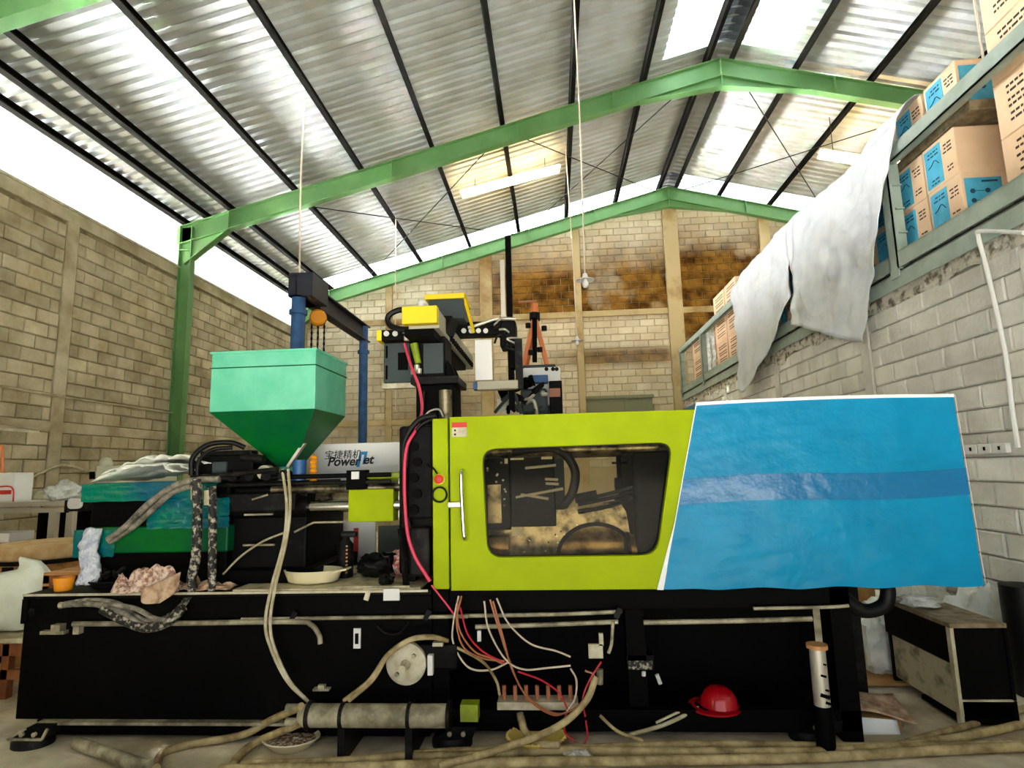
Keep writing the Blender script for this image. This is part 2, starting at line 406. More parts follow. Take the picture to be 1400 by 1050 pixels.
# ---- back wall: gable of cream blocks, columns, tie beam
wb = struct(MB().prism([(XL-.2, 0), (14.6, 0), (14.3, EAVE_Z-.3), (RIDGE_X, roof_z(RIDGE_X)-.3), (XL-.2, EAVE_Z-.35)],
            lambda u, v, w: (u, w, v), YB+.16, YB+.3).build('wall_back', 'mortar_back'))
colsB = [(-7.15, .12), (-4.6, .09), (-1.78, .17), (.84, .09), (3.52, .2), (6.1, .14)]
for x, hw in colsB:
    MB().box(x-hw, x+hw, YB+.1-(.03 if hw > .1 else 0), YB+.2, 0, roof_z(x)-.34).build('concrete_column', 'column_back', wb, bevel=.01)
MB().box(XL, 8, YB+.11, YB+.2, 5.78, 5.95).build('tie_beam', 'column_back', wb, bevel=.01)
MB().box(XL, 8, YB+.11, YB+.2, 2.9, 3.05).build('tie_beam', 'column_back', wb, bevel=.01)
cb = []
xs = [(x, hw) for x, hw in colsB]+[(8.4, .1)]
for (a, ha), (b, hb) in zip(xs[:-1], xs[1:]):
    for z0, z1 in ((1.6, 2.9), (3.05, 5.78), (5.95, 9.2)):
        for u, z, ln, h in courses(a+ha+.005, b-hb-.005, z0, z1, skip=lambda u, z: z > roof_z(u)-.2 or (.9 < u < 2.8 and 2.5 < z < 3.55)):
            cb.append(((u, YB+.16, z), ln, h))
def mkB(b, c, ln, h, k): chamfer_box(b, c+Vector((0, .006*k-.006, 0)), ln/2, .03, h/2, 1, -1)
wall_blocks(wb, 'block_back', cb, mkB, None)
w1 = struct(MB().box(.92, 2.78, YB+.13, YB+.2, 2.5, 2.56).box(.92, 2.78, YB+.08, YB+.2, 3.46, 3.53).box(.92, .98, YB+.13, YB+.2, 2.5, 3.5).box(2.72, 2.78, YB+.13, YB+.2, 2.5, 3.5).box(1.98, 2.04, YB+.1, YB+.2, 2.5, 3.5).build('window_1', 'window_paint'))
for x0, x1 in ((.98, 1.98), (2.04, 2.72)): MB().box(x0, x1, YB+.15, YB+.17, 2.56, 3.46).build('pane', 'window_paint', w1)

# ---- right wall (under the storage deck)
ZR = 3.42
wr = struct(MB().box(XR+.03, XR+.16, -1, YB+.1, 0, ZR).build('wall_right', 'mortar_right'))
colsR = [-.9, 2.6, 4.4, 6.75, 9.4, 12.2, 14.9]
for y in colsR: MB().box(XR-.012, XR+.06, y-.09, y+.09, 0, ZR-.28).build('concrete_column', 'column_right', wr, bevel=.01)
def rough(u, v): 
    y = -1+17*u; z = ZR-.27+.27*v
    return Vector((XR-.004+wob((y*3, z*9, 0), 1.3, .03), y, z+(wob((y, 3, 1), 2.2, .12) if v < .1 else 0)))
MB().grid(rough, 240, 6).build('rough_beam', 'rough_concrete', wr, recalc=False)
cr = []
for a, b in zip(colsR[1:-1], colsR[2:]):
    for u, z, ln, h in courses(a+.095, b-.095, .2, ZR-.24): cr.append(((XR+.03, u, z), ln, h))
for u, z, ln, h in courses(14.995, 16, .2, ZR-.24): cr.append(((XR+.03, u, z), ln, h))
cr = [c for c in cr if c[0][1] > 2.7]
def mkR(b, c, ln, h, k): chamfer_box(b, c+Vector((.005*k-.004, 0, 0)), .03, ln/2, h/2, 0, -1)
wall_blocks(wr, 'block_right', cr, mkR, None)
struct(MB().box(XR-.02, 9, -1, YB+.1, ZR, ZR+.03).box(XR+.07, 9, -1, YB+.1, ZR+.03, 3.645).build('floor_storage_deck', 'rough_concrete'))

# ---- front wall behind the viewer, with a wide doorway
wf = MB(); wf.box(-7.5, -3.2, -1.3, -1.15, 0, 6.5).box(3.2, 14.5, -1.3, -1.15, 0, 6.5).box(-3.2, 3.2, -1.3, -1.15, 4.2, 6.5)
wf.prism([(-7.5, 6.5), (14.5, 6.5), (RIDGE_X, roof_z(RIDGE_X))], lambda u, v, w: (u, w, v), -1.3, -1.15)
struct(wf.build('wall_front', 'column_left'))

# ---- roof: trapezoidal sheets on purlins
roof = struct(MB().prism([(-.25, -.06), (.25, -.06), (0, .02)], lambda u, v, w: (RIDGE_X+u, w, roof_z(RIDGE_X)+.2+v), -.5, YB+.6).build('ceiling', 'roof_metal'))
PIT = .2
def sheet_mesh(x0, x1, n, mname, up=.02):
    # n ribs along Y from local 0; runs between x0 and x1 on the slope
    prof = []
    for k in range(n):
        y = k*PIT
        prof += [(y, 0), (y+.11, 0), (y+.13, .05), (y+.178, .05)]
    prof.append((n*PIT, 0))
    b = MB(); vs = []; 
    for x in (x0, x1):
        for y, h in prof: vs.append((x, y, roof_z(x)+.115+h+(.0 if x <= RIDGE_X else 0)))
    m = len(prof)
    b.add(vs, [(i, i+1, m+i+1, m+i) for i in range(m-1)])
    return b.mesh('roof_sheet', mname, recalc=False)
SKY0, SKY1 = 5.6, 10.2
full_l = sheet_mesh(XL-.8, RIDGE_X, 5, 'roof_metal'); cut_l = sheet_mesh(XL-.8, 2.35, 5, 'roof_metal')
full_r = sheet_mesh(RIDGE_X, 14.8, 5, 'roof_metal'); cut_r = sheet_mesh(4.75, 14.8, 5, 'roof_metal')
sky_l = sheet_mesh(2.3, RIDGE_X, 5, 'skylight'); sky_r = sheet_mesh(RIDGE_X, 4.8, 5, 'skylight')
end_l = sheet_mesh(XL-.8, RIDGE_X, 6, 'skylight'); end_r = sheet_mesh(RIDGE_X, 14.8, 6, 'skylight')
y = -1.6
while y < 15.3:
    sk = SKY0 < y+.5 < SKY1
    for full, cut, sky in ((full_l, cut_l, sky_l), (full_r, cut_r, sky_r)):
        o = bpy.data.objects.new('roof_sheet', cut if sk else full); COL.objects.link(o); o.parent = roof; o.location = Vector((0, y, 0))-ORG[roof]
        if sk:
            o = bpy.data.objects.new('skylight_sheet', sky); COL.objects.link(o); o.parent = roof; o.location = Vector((0, y, .004))-ORG[roof]
    y += 1.0
for me in (end_l, end_r):
    o = bpy.data.objects.new('skylight_sheet', me); COL.objects.link(o); o.parent = roof; o.location = Vector((0, y, 0))-ORG[roof]
PX_L = [-7.3, -6.86, -6.36, -5.06, -3.71, -2.27, -.85, .53, 1.95, 3.2]; PX_R = [3.8, 4.98, 6.34, 7.7, 9.1, 10.5, 12]
for x in PX_L+PX_R:
    s = 1 if x < RIDGE_X else -1
    z = roof_z(x)+.11; d = .13
    b = MB(); nrm = Vector((-SL*s, 0, 1)).normalized(); tx = Vector((1, 0, SL*s)).normalized()
    def P(a, c, yy): return Vector((x, yy, z))+tx*a*s-nrm*c
    w = .085
    for (a0, a1, c0, c1) in ((0, .006, 0, d), (0, w, 0, .006), (0, w, d-.006, d), (w-.006, w, d-.022, d)):
        b.add([P(a0,c0,-1.1),P(a1,c0,-1.1),P(a1,c1,-1.1),P(a0,c1,-1.1),P(a0,c0,YB+.3),P(a1,c0,YB+.3),P(a1,c1,YB+.3),P(a0,c1,YB+.3)],
              [(0,1,2,3),(7,6,5,4),(0,4,5,1),(1,5,6,2),(2,6,7,3),(3,7,4,0)])
    b.build('purlin', 'purlin_steel', roof)
# sag rods and wind bracing
for a, b_ in (((-5.2, 10.9), (-.9, 15.8)), ((-5.2, 15.8), (-.9, 10.9)), ((-.6, 10.9), (3.1, 15.8)), ((-.6, 15.8), (3.1, 10.9)), ((3.9, 10.9), (7.7, 15.8)), ((3.9, 15.8), (7.7, 10.9))):
    p = Vector((a[0], a[1], roof_z(a[0])-.12)); q = Vector((b_[0], b_[1], roof_z(b_[0])-.12))
    MB().cyl(p, q, .012, n=6).build('brace_rod', 'dark_steel', roof)

# ---- steel portal frames
def portal(Y, desc, grp):
    t = thing('portal_frame', desc, 'steel frame', (0, Y, 0), grp)
    D, W = .36, .16
    def ib(p, q, name, d0=D, d1=D):
        # I section between p and q (top flange line), web depth d0..d1
        p, q = Vector(p), Vector(q); dn = Vector((0, 0, -1)); b = MB()
        for off0, off1, th, hw in ((0, 0, .014, W/2), (d0, d1, .014, W/2)):
            a0, a1 = p+dn*off0, q+dn*off1
            b.add([a0+Vector((0,-hw,0)), a1+Vector((0,-hw,0)), a1+Vector((0,hw,0)), a0+Vector((0,hw,0)),
                   a0+Vector((0,-hw,th)), a1+Vector((0,-hw,th)), a1+Vector((0,hw,th)), a0+Vector((0,hw,th))],
                  [(3,2,1,0),(4,5,6,7),(0,1,5,4),(1,2,6,5),(2,3,7,6),(3,0,4,7)])
        a0, a1, a2, a3 = p, q, q+dn*d1, p+dn*d0
        b.add([v+Vector((0, s, 0)) for s in (-.006, .006) for v in (a0, a1, a2, a3)], [(0,1,2,3),(7,6,5,4),(0,4,5,1),(1,5,6,2),(2,6,7,3),(3,7,4,0)])
        return b.build(name, 'frame_green', t)
    zo = -.06
    ib((XL-.1, Y, roof_z(XL-.1)+zo), (RIDGE_X, Y, roof_z(RIDGE_X)+zo), 'rafter')
    ib((RIDGE_X, Y, roof_z(RIDGE_X)+zo), (14.4, Y, roof_z(14.4)+zo), 'rafter')
    # eave and ridge haunches: bottom flange + web gussets
    zt = lambda x: roof_z(x)+zo-D
    for pts in ([(XL+.12, zt(XL+.12)), (XL+1.0, zt(XL+1.0)), (XL+.12, zt(XL)-.42)],
                [(RIDGE_X-1.6, zt(RIDGE_X-1.6)), (RIDGE_X, zt(RIDGE_X)), (RIDGE_X+1.6, zt(RIDGE_X+1.6)), (RIDGE_X, zt(RIDGE_X)-.22)]):
        MB().prism(pts, lambda u, v, w: (u, Y+w, v), -.007, .007).build('gusset', 'frame_green', t)
    b = MB(); b.bar((XL+1.0, Y, zt(XL+1.0)), (XL+.12, Y, zt(XL)-.42), W, .014); b.build('haunch_flange', 'frame_green', t)
    b = MB(); b.bar((RIDGE_X-1.6, Y, zt(RIDGE_X-1.6)), (RIDGE_X, Y, zt(RIDGE_X)-.22), W, .014).bar((RIDGE_X, Y, zt(RIDGE_X)-.22), (RIDGE_X+1.6, Y, zt(RIDGE_X+1.6)), W, .014); b.build('haunch_flange', 'frame_green', t)
    for x in (-6.3, -3.0, -.5, 1.4, RIDGE_X, 5.6, 8.2):
        dd = D+(.22 if x == RIDGE_X else 0); z = roof_z(x)+zo
        MB().box(x-.008, x+.008, Y-W/2, Y+W/2, z-dd, z).build('stiffener', 'frame_green', t)
    # column
    c = MB(); xa = XL-.08+.1
    c.box(xa-.007, xa+.24, Y-.006, Y+.006, 0, roof_z(XL)+zo).box(xa-.012, xa, Y-W/2, Y+W/2, 0, roof_z(XL)+zo).box(xa+.228, xa+.24, Y-W/2, Y+W/2, 0, roof_z(XL)+zo)
    c.build('column', 'frame_green', t)
    MB().box(xa-.012, xa+.24, Y-W/2, Y+W/2, roof_z(XL)-.55, roof_z(XL)-.535).build('stiffener', 'frame_green', t)
    MB().box(14.1, 14.3, Y-W/2, Y+W/2, 0, roof_z(14.3)+zo-D).build('column', 'frame_green', t)
portal(10.7, 'green steel portal frame crossing over the machine, standing midway along left wall', None)
portal(5.4, 'green steel portal frame closest above the machine, only a corner showing at the eave', None)
portal(15.98, 'green steel portal frame lying against the brick gable wall', None)

# unseen roof added beyond the left wall, tilted to bounce sun onto the ceiling
MBn = MB().prism([(-22, 8.44), (-8.3, 4.8), (-8.3, 4.9), (-22, 8.54)], lambda u, v, w: (u, w, v), -10, 30)
struct(MBn.build('bounce_roof_1', 'bounce_roof_metal'))

# ================================================================== LAMPS AND CABLES UNDER THE ROOF
def tube_lamp(p, q, label):
    t = thing('fluorescent_lamp', label, 'lamp', (p+q)/2)
    d = (q-p).normalized()
    MB().bar(p, q, .1, .05).build('housing', 'white_steel', t)
    up = Vector((0, 0, -.06))
    MB().bar(p+d*.03+up, q-d*.03+up, .30, .05).build('diffuser', 'lamp_glow', t)
    for k in (.15, .85):
        c = p.lerp(q, k); MB().cyl(c, Vector((c.x, c.y, roof_z(c.x)+.0)), .008, n=6).build('hanger', 'dark_steel', t)
a = onY(629, 266, 12.4); b_ = onY(766, 230, 12.4); tube_lamp(a+Vector((0,0,.06)), b_+Vector((0,0,.06)), 'long glowing fluorescent lamp hung below the slope left of the ridge')
a = onY(1120, 210, 11.9); tube_lamp(a+Vector((0,0,.06)), a+Vector((1.9, 0, -.42)), 'glowing fluorescent lamp partly hidden behind the white tarpaulin')

def pendant(top, bot, label, r):
    t = thing('pendant_lamp', label, 'lamp', bot)
    MB().tube([top, top.lerp(bot+Vector((0,0,.12)), .5)+Vector((.015,0,0)), bot+Vector((0,0,.1))], .011, n=6).build('cord', 'white_wire', t)
    MB().lathe(bot, [(.02, .1), (.035, .085), (.04, .05), (r*.5, .02), (r, 0), (r*.98, -.008), (r*.5, .01), (.03, .03)]).build('shade', 'white_steel', t, smooth=50)
    MB().lathe(bot+Vector((0,0,-.06)), [(.001, -.05), (.03, -.042), (.045, -.015), (.045, .02), (.025, .06), (.02, .08)], n=16).build('bulb', 'bulb', t, smooth=60)
p = onY(800, 383, 8); pendant(Vector((p.x+.02, 8, roof_z(p.x)-.02)), p, 'white enamel pendant lamp on a long cord, hanging lower over the lime door', .13)
p = onY(789, 466, 12.3); pendant(Vector((p.x-.08, 12.3, roof_z(p.x)-.02)), p, 'small white pendant lamp hanging before the brown band on back wall', .13)
GX = -3.71
tag(MB().tube([(GX, 8.2, roof_z(GX)-.02), (GX-.02, 8.2, 6), (GX, 8.2, 4.57)], .014, n=6).build('power_cable', 'white_wire'), 'thin white cable dropping from roof purlin to blue hoist gantry', 'cable')
p = onY(541, 320, 13); tag(MB().tube([(p.x, 13, roof_z(p.x)), (p.x, 13, 5), (p.x+.01, 13, 3)], .014, n=6).build('power_cable', 'white_wire'), 'thin white cable hanging from the roof in front of gable wall column', 'cable')

# ================================================================== BLUE HOIST GANTRY
g = thing('hoist_gantry', 'blue steel hoist gantry with dark top beam standing behind the green hopper', 'gantry', (GX, 9.7, 0))
for y, r in ((8.2, .1), (11.2, .085)):
    MB().cyl((GX, y, 0), (GX, y, 4.5), r, n=24).build('post', 'gantry_blue', g, smooth=40)
    MB().lathe((GX, y, 3.98), [(r, -.03), (r+.03, -.03), (r+.03, .03), (r, .03)], n=24).build('collar', 'gantry_blue', g, smooth=40)
    MB().box(GX-.2, GX+.2, y-.2, y+.2, 0, .02).build('base_plate', 'gantry_blue', g)
b = MB(); b.box(GX-.01, GX+.01, 8.1, 11.35, 4.2, 4.52).box(GX-.09, GX+.09, 8.1, 11.35, 4.5, 4.52).box(GX-.09, GX+.09, 8.1, 11.35, 4.2, 4.22)
b.build('top_beam', 'gantry_dark', g)
MB().box(GX-.12, GX+.25, 8.1, 8.7, 4.2, 4.56).build('end_bracket', 'gantry_dark', g)
h = thing('chain_hoist', 'yellow chain hoist hanging from the blue gantry beam', 'hoist', (GX+.13, 8.7, 3.4))
MB().lathe((GX+.13, 8.62, 4.0), [(.001, -.07), (.11, -.07), (.13, -.03), (.13, .05), (.1, .08), (.001, .08)], n=18, ax=(.3, -1, 0)).build('housing', 'hoist_yellow', h, smooth=40)
MB().cyl((GX+.13, 8.62, 4.1), (GX+.13, 8.62, 4.22), .035).build('hook', 'dark_steel', h)
for i, dx in enumerate((-.1, 0, .1)):
    b = MB()
    for k in range(28):
        b.obox((GX+.13+dx, 8.62, 3.9-.045*k), (.03 if k % 2 else .012, .012 if k % 2 else .03, .045))
    b.build('chain', 'dark_steel', h)

# ================================================================== INJECTION MOULDING MACHINE
YF = 3.7
mc = thing('injection_molding_machine', 'long black injection molding machine with lime safety door, green hopper and blue-filmed end', 'machine', (-.5, 4.35, 0))
ZT = .88
bx = MB(); bx.box(-3.43, -.78, YF, 5.0, .125, ZT-.03); bx.build('base_cabinet', 'black_paint', mc, bevel=.006)
MB().box(-3.44, -.78, YF-.012, 5.0, ZT-.03, ZT).build('base_top', 'black_worn', mc, bevel=.004)
MB().box(-3.44, -.8, YF-.016, YF-.008, ZT-.012, ZT+.002).build('base_edge', 'pale_metal', mc)
MB().box(-3.24, -.8, YF-.05, YF+.02, .112, .128).build('base_ledge', 'dusty_steel', mc)
MB().box(-3.3, -.8, YF+.02, 4.95, 0.03, .115).build('skid', 'black_paint', mc)
MB().box(-3.44, -3.40, YF-.015, YF+.2, .70, ZT-.03).build('end_plate', 'black_paint', mc)
MB().cyl((-3.36, YF-.03, .775), (-3.36, YF, .775), .024, n=16).cyl((-3.36, YF-.035, .775), (-3.36, YF-.03, .775), .014, n=12).build('bolt', 'dark_steel', mc)
# right half: open frame
fr = MB()
fr.box(-.8, 1.72, YF+.05, YF+.16, .74, ZT).box(-.8, 1.72, YF+.05, YF+.16, .05, .17).box(-.8, -.68, YF+.03, YF+.2, .05, ZT).box(1.6, 1.72, YF+.05, YF+.2, 0, ZT)
fr.box(.4, .52, YF+.1, YF+.22, .1, ZT).box(-.8, 1.72, 4.75, 4.95, .05, ZT).box(1.62, 1.72, YF+.05, 4.95, .74, ZT).box(-.8, 1.72, YF+.1, 4.95, .8, .86)
fr.build('base_frame', 'black_paint', mc, bevel=.005)
MB().box(-.8, 1.7, YF+.55, YF+.6, .1, .8).build('inner_panel', 'black_paint', mc)
MB().box(-.8, 1.72, YF+.1, 4.95, .03, .07).build('drip_tray', 'black_paint', mc)
# feet
for x, yy in ((-3.2, YF-.02), (-.6, YF+.02), (1.5, YF+.12), (-3.2, 4.8), (1.5, 4.8)):
    ft = MB().prism([(x-.15, .06), (x+.07, .06), (x+.1, .125), (x-.04, .125)], lambda u, v, w: (u, w, v), yy-.1, yy+.12).build('foot', 'black_worn', mc)
    MB().lathe((x-.06, yy-.02, 0), [(.001, .0), (.1, 0), (.1, .03), (.085, .055), (.03, .06), (.001, .06)], n=24, sx=1.2).build('levelling_pad', 'dark_steel', ft, smooth=40)
    b = MB()
    for dx in (-.06, .02): b.cyl((x+dx, yy-.115, .09), (x+dx, yy-.1, .09), .014, n=8)
    b.build('bolt', 'dusty_steel', ft)
MB().bar((-3.35, YF-.125, .062), (-3.24, YF-.125, .122), .012, .014).bar((-3.13, YF-.125, .062), (-3.1, YF-.125, .122), .012, .014).bar((-3.35, YF-.125, .062), (-3.13, YF-.125, .062), .012, .014).build('foot_rim', 'dusty_steel', mc)

# pipes along the base
def P(px, py, y=YF-.05): return onY(px, py, y)
def pipe(name, pts, r, m, parent=mc, y=YF-.05, n=8, res=8, label=None, jit=0):
    return MB().tube([onY(q[0], q[1], q[2] if len(q) > 2 else y) for q in pts], r, n=n, res=res, jit=jit).build(name, m, parent, smooth=60, label=label)
pipe('pipe', [(100, 853), (250, 852), (400, 850), (425, 854), (436, 868), (438, 880)], .016, 'dusty_steel')
pipe('pipe', [(330, 847), (450, 845), (620, 843), (640, 843)], .012, 'dusty_steel', y=YF-.03, res=2)
pipe('pipe', [(630, 842), (760, 840), (850, 836)], .012, 'dusty_steel', y=YF, res=2)
pipe('pipe', [(650, 857), (750, 854), (845, 850)], .014, 'dusty_steel', y=YF+.02, res=2)
pipe('pipe', [(880, 851), (1000, 849), (1110, 846)], .015, 'dusty_steel', y=YF+.02, res=2)
pipe('pipe', [(1030, 832), (1130, 830), (1160, 828)], .01, 'dusty_steel', y=YF, res=2)
pipe('pipe', [(450, 803), (560, 802)], .008, 'dusty_steel', y=YF-.03, res=1)
for px, py in ((402, 842), (585, 840), (845, 838)):
    c = P(px, py, YF-.03); MB().obox(c, (.03, .03, .06), (0, .5, 0)).build('pipe_clip', 'dark_steel', mc)
# oil cooler tube
c0, c1 = onY(424, 978, YF-.22), onY(614, 979, YF-.22); c1.z = c0.z
oc = MB().cyl(c0, c1, .062, n=24).build('oil_cooler', 'dusty_steel', mc, smooth=40)
for k in (.0, .24, .72, 1):
    c = c0.lerp(c1, k); MB().cyl(c-Vector((.01,0,0)), c+Vector((.01,0,0)), .078 if k in (0, 1) else .07, n=24).build('clamp_ring', 'dark_steel', oc, smooth=40)
MB().cyl(c0-Vector((.06,0,0)), c0, .045, .075, n=20).build('end_cap', 'dusty_steel', oc, smooth=40)
for dz in (-.035, .04): MB().cyl(c0-Vector((.14, 0, -dz)), c0-Vector((.05, 0, -dz)), .022, n=12).build('nozzle', 'dusty_steel', oc, smooth=40)
for k in (.24, .72):
    c = c0.lerp(c1, k); MB().box(c.x-.02, c.x+.02, c.y-.03, YF+.1, 0.0, c.z-.06).build('bracket', 'dark_steel', oc)
MB().box(c1.x+.06, c1.x+.16, YF-.2, YF-.12, c1.z-.04, c1.z+.05).build('lime_valve', 'lime_dark', mc)
# round pump cover
pc = onY(555, 908, YF-.12)
pcv = MB().lathe(pc, [(.001, .05), (.02, .05), (.024, .03), (.03, .012), (.1, .008), (.118, 0), (.118, -.03), (.1, -.1), (.001, -.1)], n=32, ax=(0, -1, 0)).build('pump_cover', 'pale_metal', mc, smooth=35)
for dx, dz in ((.05, .05), (-.05, -.05)): MB().cyl(pc+Vector((dx, -.03, dz)), pc+Vector((dx, 0, dz)), .012, n=10).build('bolt', 'dusty_steel', pcv)
MB().cyl(pc+Vector((.0, -.09, -.0)), pc+Vector((0, -.04, 0)), .02, n=12).build('hub', 'pale_metal', pcv, smooth=40)
MB().box(pc.x+.13, pc.x+.16, pc.y-.01, pc.y+.03, pc.z-.06, pc.z+.05).build('tag_plate', 'white_steel', mc)
MB().box(pc.x+.16, pc.x+.22, pc.y-.01, pc.y+.03, pc.z+.1, pc.z+.12).build('tag_plate', 'pale_metal', mc)
MB().box(pc.x-.02, pc.x+.3, pc.y+.03, YF+.2, pc.z-.05, pc.z+.1).build('pump_body', 'black_worn', mc, bevel=.02)
# switch plate and small labels on the base
c = P(488, 873, YF-.012); MB().box(c.x-.022, c.x+.022, c.y, YF, c.z-.058, c.z+.058).build('switch_plate', 'white_steel', mc)
MB().box(c.x-.01, c.x+.01, c.y-.008, YF, c.z-.03, c.z+.03).build('switch', 'black_paint', mc)
c = P(535, 813, YF-.02); MB().box(c.x-.05, c.x+.05, c.y, YF, c.z-.035, c.z+.035).build('label_plate', 'white_steel', mc)
c = P(502, 815, YF-.02); MB().obox(c, (.03, .01, .05), (0, .3, 0)).build('label_plate', 'pale_metal', mc)
c = P(440, 942, YF-.02); MB().obox(c, (.1, .04, .012)).obox(c+Vector((0,0,.015)), (.04, .03, .02)).build('bracket', 'dusty_steel', mc)
# manifold block and junction pieces in the open half
c = P(735, 966, YF-.02); mf = MB().box(c.x-.24, c.x+.24, c.y, c.y+.12, c.z-.022, c.z+.022).build('manifold', 'pale_metal', mc, bevel=.004)
for k in range(7): MB().cyl((c.x-.2+.066*k, c.y+.05, c.z), (c.x-.2+.066*k, c.y+.05, c.z+.1), .012, n=8).build('fitting', 'copper_wire', mf)
c = P(815, 888, YF); MB().box(c.x-.045, c.x+.04, c.y, c.y+.02, c.z-.05, c.z+.03).box(c.x+.02, c.x+.045, c.y, c.y+.02, c.z+.02, c.z+.09).build('mounting_plate', 'pale_metal', mc)
c = P(655, 870, YF); MB().box(c.x-.011, c.x+.011, c.y, c.y+.02, c.z-.03, c.z+.03).build('tag_plate', 'white_steel', mc)
pipe('pipe', [(838, 850), (836, 880), (832, 893)], .01, 'dusty_steel', y=YF)
MB().cyl(P(820, 915, YF), P(820, 935, YF), .02, n=12).build('filter', 'dusty_steel', mc, smooth=40)
c = P(876, 908, YF+.1); vb = MB().box(c.x-.08, c.x+.08, c.y, c.y+.1, c.z-.03, c.z+.05).build('valve_block', 'black_worn', mc)
MB().box(c.x-.075, c.x+.07, c.y-.006, c.y, c.z-.03, c.z+.02).build('nameplate', 'braided_hose', vb)
MB().cyl(P(898, 922, YF+.08), P(903, 935, YF+.08), .012, n=8).cyl(P(880, 918, YF+.08), P(880, 924, YF+.08), .012, n=8).build('plug', 'white_steel', mc)
# filter canister with copper top (front right)
ca, cb_ = onY(1117, 964, YF-.1), onY(1117, 886, YF-.1); ca.x = cb_.x
cn = MB().cyl(ca, cb_, .043, n=24).build('filter_canister', 'alu', mc, smooth=40)
MB().cyl(cb_, cb_+Vector((0,0,.022)), .056, n=24).build('canister_lid', 'cork', cn, smooth=40)
for k in range(5): MB().obox(ca.lerp(cb_, [.08, .2, .3, .55, .75][k])+Vector((.016-.012*(k % 2), -.04, 0)), ([.03, .05, .02, .03, .016][k], .01, [.014, .02, .01, .012, .008][k]), (0, .3, 0)).build('grease_mark', 'black_paint', cn)
MB().cyl(ca-Vector((0,0,.32)), ca, .05, n=16).build('canister_stand', 'black_paint', cn, smooth=40)
# hose under the blue end
pipe('hose', [(1150, 815, 4.0), (1180, 835, 4.0), (1208, 828, 4.0), (1214, 808, 4.0), (1208, 795, 4.0)], .045, 'black_rubber')
MB().box(1.95, 2.03, 4.3, 4.4, 0, .9).build('support_leg', 'dark_steel', mc)

# ---- lime guards
def rrect(pts, r, n=6):
    out = []
    m = len(pts)
    for i in range(m):
        p = Vector((*pts[i], 0)); a = (Vector((*pts[i-1], 0))-p).normalized(); b = (Vector((*pts[(i+1) % m], 0))-p).normalized()
        for k in range(n+1):
            t = k/n; q = p+a*r*(1-t)**2+b*r*t**2; out.append((q.x, q.y))
    return out
ZD0, ZD1 = .885, 1.93
gp = MB().box(-.765, -.665, YF-.03, YF+.04, ZD0, ZD1).build('lime_post', 'lime', mc, bevel=.008, label='narrow lime green panel beside the sliding door')
MB().box(-.77, -.6, YF+.045, YF+.08, ZD0, ZD1-.01).build('door_jamb', 'black_paint', mc)
door = curve_mesh('sliding_door', [[(-.645, ZD0), (.615, ZD0-.005), (.87, ZD1), (-.645, ZD1)],
        rrect([(-.43, 1.065), (.60, 1.065), (.735, 1.745), (-.455, 1.735)], .1)], 'lime', mc, .04, face_y(YF-.02), bevel=.006)
door['label'] = 'lime green sliding safety door with rounded window'
curve_mesh('gasket', [rrect([(-.44, 1.055), (.61, 1.055), (.745, 1.755), (-.465, 1.745)], .1), rrect([(-.42, 1.075), (.592, 1.075), (.725, 1.735), (-.445, 1.725)], .1)], 'black_rubber', door, .02, face_y(YF+.012))
curve_mesh('window_pane', [rrect([(-.43, 1.065), (.60, 1.065), (.735, 1.745), (-.455, 1.735)], .1)], 'window_pane', door, .006, face_y(YF+.012))
hd = MB().tube([(-.57, YF-.045, 1.6), (-.572, YF-.095, 1.585), (-.572, YF-.1, 1.5), (-.562, YF-.1, 1.25), (-.555, YF-.095, 1.195), (-.553, YF-.045, 1.18)], .013, n=10).build('door_handle', 'chrome', door, smooth=60)
MB().box(-.665, -.58, YF-.07, YF-.03, 1.375, 1.41).build('latch', 'alu', door, bevel=.006)
st = MB().box(-.635, -.54, YF-.049, YF-.046, 1.81, 1.90).build('warning_sticker', 'pale_metal', door)
MB().box(-.635, -.54, YF-.051, YF-.049, 1.868, 1.90).build('sticker_header', 'red_print', st)
MB().cyl((-.615, YF-.052, 1.85), (-.615, YF-.049, 1.85), .007, n=10).cyl((-.615, YF-.052, 1.825), (-.615, YF-.049, 1.825), .007, n=10).build('sticker_marks', 'text_black', st)
MB().cyl((-.717, YF-.04, 1.55), (-.717, YF-.03, 1.55), .033, n=20).build('stop_collar', 'yellow', gp, smooth=40)
MB().lathe((-.717, YF-.04, 1.55), [(.012, 0), (.012, .02), (.026, .022), (.028, .038), (.02, .045), (.001, .046)], n=20, ax=(0,-1,0)).build('emergency_stop', 'red_print', gp, smooth=40)
b = MB(); lp = [(-.717+.045*math.cos(t*.5), YF-.045-.004*(t % 3), 1.455+.045*math.sin(t*.5)) for t in range(0, 38)]
b.tube(lp, .006, n=6, res=2); b.build('coiled_cable', 'black_rubber', gp, smooth=60)
pipe('cable', [(583, 635, YF-.02), (592, 640, YF-.05), (598, 648, YF-.06)], .006, 'black_rubber')
# guards behind: rear door frame, top beams
MB().box(-.76, .9, 4.85, 4.9, ZD0, 1.05).box(-.76, .9, 4.85, 4.9, 1.8, ZD1-.02).box(-.76, -.55, 4.85, 4.9, ZD0, ZD1-.02).box(.62, .9, 4.85, 4.9, ZD0, ZD1-.02).build('rear_guard', 'lime_dark', mc)
MB().box(-.76, .87, YF+.06, YF+.1, 1.86, ZD1-.03).build('top_rail', 'dark_steel', mc)
